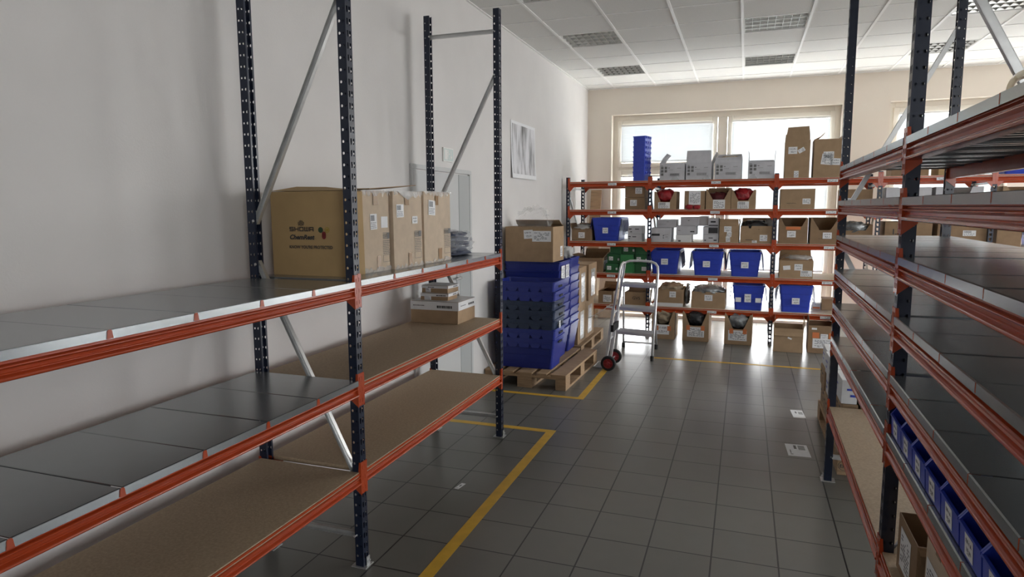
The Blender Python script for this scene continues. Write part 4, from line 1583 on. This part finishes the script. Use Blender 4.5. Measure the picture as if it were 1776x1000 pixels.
# ------------------------------------------------------------------ window rack seen through the right rack
GH = 'cartons in the far bays of the window rack'
carton('carton', 'brown carton with white label on the top shelf, past the navy upright', 'box', 1.70, by(1.70) + .03, L1 + .001, .36, .36, .17, rzb, 'card_dark', labels=(('f', .10, .06, .10, .06, 'lines'),), group=GH)
carton('carton', 'yellowish long carton on the top shelf behind the right rack', 'box', 2.18, by(2.18) + .03, L1 + .001, .42, .36, .155, rzb, 'card_tan', extra=printed(('rect', 'f', .2, .06, .08, .012)), group=GH)
crate('low blue crate on the top shelf behind the right rack', 2.69, by(2.69) + .03, L1 + .001, w=.28, d=.40, h=.11, lids=False)
carton('carton', 'pale brown carton on the top shelf, beyond the low blue crate', 'box', 3.20, by(3.2) + .03, L1 + .001, .40, .36, .17, rzb, 'card', group=GH)
carton('carton', 'brown carton with small label on the second shelf, past the navy upright', 'box', 1.19, by(1.19) + .03, L2 + .001, .32, .40, .22, rzb, 'card_dark', labels=(('f', .02, .05, .08, .07, 'lines'),), group=GH)
carton('carton', 'pale grey notched carton on the second shelf, left of two', 'box', 1.70, by(1.70) + .03, L2 + .001, .44, .40, .235, rzb, 'card_grey', 'open', notch=(.20, .08, .18), group=GH)
carton('carton', 'pale grey notched carton on the second shelf, right of two', 'box', 2.18, by(2.18) + .03, L2 + .001, .44, .40, .235, rzb, 'card_grey', 'open', notch=(.24, .10, .18), group=GH)
carton('carton', 'brown notched carton on the second shelf behind the right rack', 'box', 2.82, by(2.82) + .03, L2 + .001, .50, .40, .235, rzb, 'card', 'open', notch=(.44, .16, .18), group=GH)
carton('carton', 'open brown carton with drooping flap, last on the second shelf', 'box', 3.36, by(3.36) + .03, L2 + .001, .38, .40, .18, rzb, 'card_dark', 'open', flaps=(('f', 100, .1), ('b', 20, .1)), group=GH)
carton('carton', 'brown carton with grey plastic spilling over its front, third shelf', 'box', 1.20, by(1.20) + .03, L3 + .001, .34, .40, .23, rzb, 'card_dark', 'open', notch=(.28, .2, .07), group=GH)
contents('plastic_bag', 'grey plastic spilling over the carton behind the navy upright', 'plastic bag', 1.19, by(1.19) + .16, L3 + .19, (.13, .145, .07), 'silverbag', 27, .3)
carton('carton', 'brown carton with marker writing on the third shelf behind the right rack', 'box', 1.72, by(1.72) + .03, L3 + .001, .46, .42, .26, rzb, 'card_dark', labels=(('f', .22, .01, .14, .05, 'lines'),),
       extra=printed(('rect', 'f', .08, .12, .012, .06), ('rect', 'f', .10, .12, .05, .008), ('rect', 'f', .18, .13, .008, .05), ('rect', 'f', .2, .15, .05, .008)), group=GH)
carton('carton', 'brown carton with barcode label on the third shelf behind the right rack', 'box', 2.23, by(2.23) + .03, L3 + .001, .46, .42, .26, rzb, 'card_dark', labels=(('f', .24, .11, .12, .06, 'bars'), ('f', .02, .02, .14, .05, 'lines')), group=GH)
carton('carton', 'brown carton squeezed beside the blue crate, third shelf', 'box', 2.66, by(2.66) + .03, L3 + .001, .22, .42, .25, rzb, 'card_dark', group=GH)
crate('blue crate with a white label low behind the right rack', 3.10, by(3.1) + .03, L3 + .001, w=.40, labels=((.08, .12, .09, .09, 'hand'),))
carton('carton', 'pale box of odds and ends on the fourth shelf behind the right rack', 'box', 1.26, by(1.26) + .05, L4 + .001, .30, .36, .10, rzb, 'card_grey', 'open', labels=(('f', .17, .02, .08, .06, 'lines'),), group=GH)

# boards leaning in the corner
t = MB().obox((0, 0, 0), (.16, 0, 0), (0, .018, 0), (.04, .22, 1.92)).build('leaning_board', M['wood'], None, loc=(-2.26, 9.72, .001))
tag(t, 'narrow brown board leaning in the corner behind the window rack', 'board')
t = MB().obox((0, 0, 0), (.26, 0, 0), (0, .018, 0), (.02, .17, 1.30)).build('leaning_board', M['board'], None, loc=(-2.06, 9.76, .001))
tag(t, 'wide pale board leaning on the wall behind the window rack', 'board')


# ------------------------------------------------------------------ pallets
def pallet(label, x, y, rz, stamp=None):
    """EUR pallet: 0.8 wide in x, 1.2 long in y, origin at its near left corner"""
    t = thing('wooden_pallet', label, 'pallet', (x, y, 0), rz, 'wooden pallets')
    for i in range(3):
        mb = MB().box(.01 + i * .3375, .01 + i * .3375 + .105 if i != 1 else .42, 0, 1.2, 0.0, .022)
        mb = MB().box((0, .3275, .70)[i], (.10, .4725, .80)[i], 0, 1.2, 0, .022)
        mb.build('bottom_board', M['wood'], t, bevel=.002)
    for i in range(3):
        for j in range(3):
            x0, x1 = ((0, .10), (.3275, .4725), (.70, .80))[i]
            y0, y1 = ((0, .145), (.5275, .6725), (1.055, 1.2))[j]
            b = MB().box(x0, x1, y0, y1, .022, .100).build('block', M['wood'], t, bevel=.002)
            if stamp and j == 0 and i == 0:
                f = Face((x0, -.0004, .022), (1, 0, 0), (0, 0, 1), (0, -1, 0))
                mb = MB()
                vs, fs = text_geo('EPAL', .030, .072, 0, .0006)
                mb.add([f.p(.014 + a, .026 + c, .0008) for a, c in vs], fs)
                cc = f.p(.05, .038, .0004)
                for k in range(28):
                    a0, a1 = 2 * pi * k / 28, 2 * pi * (k + 1) / 28
                    for r0, r1 in ((1.0, .93),):
                        mb.add([cc + f.u * (.047 * r0 * cos(a0)) + f.v * (.033 * r0 * sin(a0)), cc + f.u * (.047 * r0 * cos(a1)) + f.v * (.033 * r0 * sin(a1)),
                                cc + f.u * (.047 * r1 * cos(a1)) + f.v * (.033 * r1 * sin(a1)), cc + f.u * (.047 * r1 * cos(a0)) + f.v * (.033 * r1 * sin(a0))], [(0, 1, 2, 3)])
                mb.build('burned_stamp', M['ink'], b)
    for j in range(3):
        y0, y1 = ((0, .145), (.5275, .6725), (1.055, 1.2))[j]
        MB().box(0, .8, y0, y1, .100, .122).build('stringer_board', M['wood'], t, bevel=.002)
    for x0, x1 in ((0, .145), (.1855, .2855), (.3275, .4725), (.5145, .6145), (.655, .8)):
        MB().box(x0, x1, 0, 1.2, .122, .144).build('top_board', M['wood'], t, bevel=.002)
    return t


pallet('wooden pallet under the stacks of blue crates', -2.285, 5.70, R(-1.5))
pallet('wooden pallet under the pale carton pile behind the blue crates', -2.275, 6.98, R(0)).scale.x = .78
pallet('wooden pallet with a burned oval stamp, under the right rack end', .60, 4.40, 0, stamp=True)

# nested crates, near stack
PZ = .1455
G1 = 'nested crates, front stack on the pallet'
names = ['bottom', 'second', 'third', 'fourth', 'fifth', 'sixth', 'topmost']
ptr = {}
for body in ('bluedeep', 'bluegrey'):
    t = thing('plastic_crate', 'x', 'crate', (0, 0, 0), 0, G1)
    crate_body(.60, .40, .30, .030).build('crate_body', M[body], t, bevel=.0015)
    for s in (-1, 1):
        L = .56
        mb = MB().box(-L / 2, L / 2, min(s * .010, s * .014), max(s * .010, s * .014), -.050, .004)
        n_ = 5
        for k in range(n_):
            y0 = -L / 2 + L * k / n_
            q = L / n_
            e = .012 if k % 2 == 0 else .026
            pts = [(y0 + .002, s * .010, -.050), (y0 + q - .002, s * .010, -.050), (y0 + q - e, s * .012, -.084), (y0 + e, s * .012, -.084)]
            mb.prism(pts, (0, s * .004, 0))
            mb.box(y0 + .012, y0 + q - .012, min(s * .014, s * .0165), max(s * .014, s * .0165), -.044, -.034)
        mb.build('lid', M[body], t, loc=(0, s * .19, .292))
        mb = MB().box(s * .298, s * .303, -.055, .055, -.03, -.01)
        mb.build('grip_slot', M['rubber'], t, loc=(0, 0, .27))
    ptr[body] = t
used = set()
for k in range(7):
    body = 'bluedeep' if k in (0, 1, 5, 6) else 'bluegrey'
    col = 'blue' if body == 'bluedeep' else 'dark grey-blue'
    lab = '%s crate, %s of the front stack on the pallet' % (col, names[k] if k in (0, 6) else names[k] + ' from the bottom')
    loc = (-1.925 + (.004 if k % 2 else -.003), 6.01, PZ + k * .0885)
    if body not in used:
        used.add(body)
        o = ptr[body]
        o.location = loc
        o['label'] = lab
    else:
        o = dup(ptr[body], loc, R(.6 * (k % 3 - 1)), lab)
    if k == 4:
        label_part(o, Face((.304, -.06, .03), (0, 1, 0), (0, 0, 1), (1, 0, 0)), .0, .0, .05, .07, 'lines')

# second stack, taller
G2 = 'nested crates, taller middle stack on the pallet'
src = None
NN = 9
ords = ['bottom', 'second', 'third', 'fourth', 'fifth', 'sixth', 'seventh', 'eighth', 'topmost']
for k in range(NN):
    lab = 'blue crate, %s of the taller middle stack' % (ords[k] if k in (0, 8) else ords[k] + ' from the bottom')
    loc = (-1.985, 6.43, PZ + k * .0855)
    if src is None:
        src = thing('plastic_crate', lab, 'crate', loc, 0, G2)
        crate_body(.60, .40, .30, .030).build('crate_body', M['bluedeep'], src, bevel=.0015)
    else:
        o = dup(src, loc, 0, lab)
    if k == NN - 1:
        fF = Face((.298, -.17, .13), (0, 1, 0), (0, 0, 1), (1, 0, 0))
        label_part(o, fF, 0, 0, .13, .13, 'lines')
        label_part(o, fF, .17, 0, .13, .13, 'lines', seed=3)
src3 = None
for k in range(NN):
    lab = 'blue crate, %s of the rear stack beside the pale cartons' % (ords[k] if k in (0, 8) else ords[k] + ' from the bottom')
    loc = (-1.98, 6.845 - .025, PZ + .001 + k * .0865)
    if src3 is None:
        src3 = dup(src, loc, 0, lab, 'nested crates, rear stack on the pallet')
    else:
        dup(src3, loc, 0, lab)

# carton on the crates
t = carton('carton', 'brown carton with a shipping label standing on the stacked blue crates', 'box', -2.005, 6.20, PZ + 8 * .0855 + .302, .50, .36, .345, R(-2), 'card', 'open', flaps=(('b', -60, .12),),
           labels=(('f', .20, .225, .095, .085, 'hand', .06), ('f', .285, .20, .195, .105, 'lines'), ('r', .24, .04, .07, .105, 'lines')))
contents('plastic_bag', 'thin clear bag rising out of the carton on the crates', 'plastic bag', -2.02, 6.40, PZ + 8 * .0855 + .66, (.17, .13, .17), 'clear', 33, .35)
contents('plastic_bag', 'small milky plastic crumple on the rear blue crates', 'plastic bag', -1.80, 6.80, PZ + 8 * .0865 + .355, (.09, .10, .06), 'milky', 34, .35)

# pale cartons on the second pallet
GP = 'pale cartons piled on the rear pallet'
for (lab, x, y, z, w, d, h) in (('lower pale carton of the pile, next to the blue crates', -1.90, 7.02, PZ, .40, .36, .42),
                                ('lower pale carton of the pile, farther from the blue crates', -1.90, 7.40, PZ, .40, .42, .44),
                                ('upper pale carton of the pile, next to the blue crates', -1.90, 7.01, PZ + .425, .42, .37, .43),
                                ('upper pale carton of the pile, farther from the blue crates', -1.88, 7.40, PZ + .445, .42, .44, .42)):
    t = carton('carton', lab, 'box', x, y, z, w, d, h, 0, 'card', tape=True, group=GP, labels=(('r', d * .35, h * .2, .12, h * .55, 'lines'),))
    mb = MB()
    F = Face((w / 2 + .003, 0, 0), (0, 1, 0), (0, 0, 1), (1, 0, 0))
    F.rect(mb, d * .25, h * .1, d * .5, h * .75, .0, .001)
    mb.build('plastic_wrap', M['wrap'], t)

# ------------------------------------------------------------------ goods on the right pallet
GR = 'goods boxes on the right pallet'


def oval_print(n_):
    def fn(t, F):
        mb = MB()
        for fc in ('f', 'l'):
            f = F[fc]
            for k in range(n_ if (fc == 'l' or f.o.x < -.1) else 1):
                mb.disc_ring(f.p(.06 + k * .11, .060, .0022), f.n, [(.017, 0), (.021, 0), (.021, .0004), (.017, .0004)], 14)
                f.rect(mb, .035 + k * .11, .098, .05, .014, .0022, .0026)
        mb.build('print', M['ink'], t)
    return fn


def blue_print(t, F):
    mb = MB()
    for fc in ('f', 'l'):
        F[fc].rect(mb, .03, .085, .10, .012, .0022, .0026)
        F[fc].rect(mb, .05, .045, .05, .014, .0022, .0026)
    mb.build('blue_print', M['blue'], t)


rows = [('near the upright', 4.43), ('second back', 4.72), ('third back', 5.01), ('at the far end', 5.30)]
for lz, (zz, col, nm) in enumerate(((PZ, 'card', 'bottom'), (PZ + .152, 'card', 'middle'), (PZ + .304, 'card_white', 'top'))):
    for i in range(3):
        for j, (rn, yy) in enumerate(rows):
            if i > 0 and j > 0:
                continue
            xx = (.648, .822, 1.067)[i] + (.010 if (j + lz) % 2 else 0)
            bw_ = (.088, .235, .235)[i]
            c = col
            if i > 0:
                c = 'card_dark'
            if lz == 1 and i == 0 and j == 2:
                c = 'card_white'
            where = rn if i == 0 else ('one in from the aisle' if i == 1 else 'farthest from the aisle')
            carton('carton', '%s printed box in the %s layer of the right pallet, %s' % ('white' if c == 'card_white' else 'brown', nm, where), 'box', xx, yy, zz, bw_, .28, .149, 0, c, group=GR,
                   extra=blue_print if c == 'card_white' else oval_print(2))

# ------------------------------------------------------------------ blue open-front bins on the right rack
def bin_mesh():
    """front at x=0 looking +x, width in y, depth towards -x"""
    w, d = .152, .26
    hf, hb = .066, .110
    th = .003
    mb = MB()
    mb.box(-d, 0, -w / 2, w / 2, 0, th)
    mb.prism([(0, -w / 2, 0), (0, w / 2, 0), (.004, w / 2, hf), (.004, -w / 2, hf)], (-th, 0, 0))
    mb.box(-d, -d + th, -w / 2, w / 2, 0, hb)
    for s in (-1, 1):
        y = s * w / 2
        mb.prism([(-d, y, 0), (0, y, 0), (.004, y, hf), (-.026, y, hb - .006), (-.036, y, hb), (-d, y, hb)], (0, -s * th, 0))
    return mb


def rim_mesh():
    w, d, hf, hb = .152, .26, .066, .110
    mb = MB()
    mb.box(-.001, .0065, -w / 2 - .002, w / 2 + .002, hf - .003, hf + .003)
    for s in (-1, 1):
        y = s * w / 2
        mb.prism([(.001, y - .0035, hf - .002), (-.027, y - .0035, hb - .006), (-.038, y - .0035, hb), (-.038, y - .0035, hb + .004), (-.024, y - .0035, hb), (.005, y - .0035, hf + .003)], (0, .007, 0))
        mb.box(-d, -.036, y - .0035, y + .0035, hb - .001, hb + .004)
    return mb


proto = thing('storage_bin', 'blue open-front bin right beside the navy upright, first of the row', 'storage bin', (0, 0, 0), RZ, 'blue open-front bins on the right rack')
bin_mesh().build('bin_body', M['blue'], proto, bevel=.001)
rim_mesh().build('rim', M['blue'], proto)
label_part(proto, Face((.0012, -.032, .010), (0, 1, 0), (.054, 0, 1), (1, 0, -.054)), 0, 0, .056, .050, 'hand')
bl = ['second', 'third', 'fourth', 'fifth', 'sixth', 'seventh', 'eighth']
for k in range(8):
    yy = 2.385 - k * .1605
    loc = (.4955 - .014 * (2.48 - yy), yy, .9025)
    if k == 0:
        proto.location = loc
    else:
        dup(proto, loc, RZ, 'blue open-front bin, %s in the row counted from the navy upright' % bl[k - 1])

# cartons on the bottom board of the right rack
carton('carton', 'open brown carton with a long white label under the blue bins', 'box', .520, 2.265, .4715, .245, .40, .190, -pi / 2, 'card_dark', 'open', flaps=(('r', 172, .05), ('b', -30, .06)),
       labels=(('f', .045, .03, .13, .13, 'lines'),))
t = carton('carton', 'closed tan carton with shiny tape edge beside the open one under the blue bins', 'box', .535, 1.985, .4715, .26, .40, .300, -pi / 2, 'card_light', tape=True, labels=(('f', .02, .06, .11, .13, 'lines'),))
# roll of tape on the top shelf
t = thing('tape_roll', 'amber tape roll standing on the top shelf of the tall rack', 'tape roll', (.595, 1.845, 1.893 + .040), R(255))
MB().disc_ring((0, 0, 0), (1, 0, 0), [(.028, -.022), (.039, -.022), (.039, .022), (.028, .022)], 36).build('tape', M['amber'], t)
MB().disc_ring((0, 0, 0), (1, 0, 0), [(.0255, -.022), (.0278, -.022), (.0278, .022), (.0255, .022)], 36).build('core', M['card_light'], t)

# ------------------------------------------------------------------ step ladder
t = thing('step_ladder', 'aluminium three-step ladder with a hoop handle beside the hand truck', 'ladder', (0, 0, 0))
FL, FR = Vector((-1.315, 7.20, .02)), Vector((-.900, 7.13, .02))
BL, BR = Vector((-1.320, 7.76, .02)), Vector((-.930, 7.75, .02))
lean = Vector((.012, .30, .98))


def on(p, z):
    return p + lean * ((z - p.z) / lean.z)


mb = MB()
pts = [FL, on(FL, .45), on(FL, .93)]
a, b = on(FL, 1.06), on(FR, 1.06)
for k in range(1, 8):
    th = pi * k / 8
    c = (on(FL, .93) + on(FR, .93)) / 2
    hw_ = (on(FR, .93) - on(FL, .93)) / 2
    e = .55
    pts.append(c - hw_ * math.copysign(abs(cos(th)) ** e, cos(th)) + lean * (.135 * abs(sin(th)) ** .6))
pts += [on(FR, .93), on(FR, .45), FR]
mb.tube(pts, .0135, 12)
mb.build('handle_frame', M['alu'], t, smooth=True)
mb = MB()
tl, tr = on(FL, .78) + Vector((.03, .03, 0)), on(FR, .78) + Vector((-.03, .03, 0))
mb.tube([tl, BL + Vector((0, 0, .03))], .011, 10).tube([tr, BR + Vector((0, 0, .03))], .011, 10)
mb.tube([BL + Vector((0, 0, .045)), BR + Vector((0, 0, .045))], .010, 10)
mb.build('rear_frame', M['alu'], t, smooth=True)
for z, dep in ((.285, .20), (.545, .20), (.80, .24)):
    a, b = on(FL, z), on(FR, z)
    mb = MB()
    o = a + Vector((.012, -.05, 0))
    mb.obox(o, b - a - Vector((.024, 0, 0)), (0, dep, 0), (0, 0, .006))
    mb.obox(o + Vector((0, 0, -.028)), b - a - Vector((.024, 0, 0)), (0, .004, 0), (0, 0, .028))
    mb.obox(o + Vector((0, dep - .004, -.028)), b - a - Vector((.024, 0, 0)), (0, .004, 0), (0, 0, .028))
    for k in range(9):
        mb.obox(o + Vector((0, .012 + k * (dep - .03) / 8, .006)), b - a - Vector((.024, 0, 0)), (0, .006, 0), (0, 0, .003))
    mb.build('step', M['alu'], t)
for p in (FL, FR, BL, BR):
    MB().tube([p + Vector((0, 0, -.0195)), p + Vector((0, 0, .035))], .019, 12).build('rubber_foot', M['rubber'], t)
mb = MB()
for s_, (p, q) in enumerate(((FL, BL), (FR, BR))):
    mb.tube([on(p, .40), q + Vector((0, -.06, .42))], .005, 6)
mb.build('stay_rod', M['alu'], t)

# ------------------------------------------------------------------ folding hand truck
t = thing('hand_truck', 'folded aluminium hand truck with red-hubbed wheels by the pallet corner', 'hand truck', (-1.265, 6.60, 0))
mb = MB()
for y in (.0, .26):
    mb.obox((-.055, y - .014, .045), (.030, 0, 0), (0, .028, 0), (.075, 0, .60))
mb.build('lower_rail', M['alu'], t, bevel=.003)
mb = MB()
p0, p1 = Vector((.035, 0, .62)), Vector((.098, 0, 1.05))
mb.tube([p0, p1, p1 + Vector((.008, .03, .04)), p1 + Vector((.010, .13, .055)), p1 + Vector((.008, .23, .04)), p1 + Vector((0, .26, 0)), p0 + Vector((0, .26, 0))], .010, 10)
mb.build('handle', M['alu'], t, smooth=True)
MB().tube([Vector((-.02, -.0, .30)), Vector((-.02, .26, .30))], .009, 8).build('cross_bar', M['alu'], t)
MB().tube([Vector((.02, .0, .58)), Vector((.02, .26, .58))], .009, 8).build('cross_bar', M['alu'], t)
mb = MB()
mb.box(.012, .042, -.02, .28, .40, .47)
mb.build('latch', M['rubber'], t)
mb = MB().tube([(-.002, -.06, .078), (-.002, .32, .078)], .008, 10)
mb.build('axle', M['zinc'], t)
for y in (-.045, .305):
    w = MB().disc_ring((-.002, y, .078), (0, 1, 0), [(.050, -.018), (.070, -.018), (.077, -.010), (.077, .010), (.070, .018), (.050, .018)], 32).build('wheel', M['rubber'], t, smooth=False)
    mb = MB().disc_ring((-.002, y, .078), (0, 1, 0), [(.0, -.014), (.012, -.019), (.020, -.012), (.048, -.012), (.051, -.016), (.051, .016), (.0, .016)], 32)
    for k in range(6):
        a = 2 * pi * k / 6
        d1 = Vector((cos(a), 0, sin(a)))
        d2 = Vector((-sin(a), 0, cos(a)))
        c = Vector((-.002, y - .017, .078))
        mb.obox(c + d1 * .016 - d2 * .003, d1 * .030, d2 * .006, (0, .006, 0))
    mb.build('hub', M['redhub'], w)
mb = MB()
for k in range(7):
    mb.tube([(-.04, .0 + k * .043, .018), (-.165, .01 + k * .04, .018)], .006, 6)
mb.tube([(-.04, -.01, .018), (-.04, .27, .018)], .008, 8)
mb.tube([(-.165, .0, .018), (-.165, .26, .018)], .006, 8)
mb.build('toe_plate', M['zinc'], t)
mb = MB().tube([(-.02, .13, .66), (-.10, .06, .60), (-.18, .03, .55), (-.23, .02, .53)], .003, 6)
mb.tube([(.05, .13, .66), (-.02, .13, .66)], .003, 6)
mb.build('elastic_cord', M['zinc'], t)

# ------------------------------------------------------------------ floor markings and papers
TZ = .0012
t = MB().box(-1.345, -1.28, 1.2, 4.625, .0002, TZ).box(XL + .02, -1.345, 4.565, 4.625, .0002, TZ).build('floor_tape', M['yellow'])
tag(t, 'yellow floor tape with a corner around the left rack', 'floor tape')
t = MB().box(-1.335, -1.275, 5.475, 7.05, .0002, TZ).box(XL + .02, -1.335, 5.475, 5.530, .0002, TZ).build('floor_tape', M['yellow'])
tag(t, 'yellow floor tape with a corner in front of the crate pallet', 'floor tape')
t = MB().box(-.90, 3.0, 7.275, 7.325, .0002, TZ).build('floor_tape', M['yellow'])
tag(t, 'straight yellow floor tape crossing before the window rack', 'floor tape')


def floor_paper(name, label, cat, x, y, rz, w, h, st, grp=None):
    t = thing(name, label, cat, (x, y, .0), rz, grp)
    F = Face((0, 0, .0002), (1, 0, 0), (0, 1, 0), (0, 0, 1))
    mb = MB()
    F.rect(mb, 0, 0, w, h, .0002, .0012)
    mb.build('sheet', M['paper'], t)
    mb = MB()
    for a, b, c, d in st:
        F.rect(mb, a * w, b * h, c * w, d * h, .0013, .0016)
    mb.build('print', M['greyink'], t)


floor_paper('paper_sheet', 'white printed sheet on the floor, nearer the rack foot', 'paper', .335, 4.645, R(3), .142, .235,
            [(.36, .60, .12, .30)] + [(.56, .55 + .075 * k, .30, .05) for k in range(5)] + [(.14, .22, .04, .28), (.12, .12, .12, .05)])
floor_paper('paper_sheet', 'white printed sheet on the floor, farther toward the far pallet', 'paper', .422, 5.53, R(4), .092, .205,
            [(.30, .55, .14, .25)] + [(.56, .45 + .09 * k, .36, .05) for k in range(4)])
floor_paper('paper_label', 'small white label on the floor by the left rack', 'paper', -1.583, 3.44, R(-8), .028, .085, [(.35, .4, .3, .3), (.2, .1, .6, .04)])
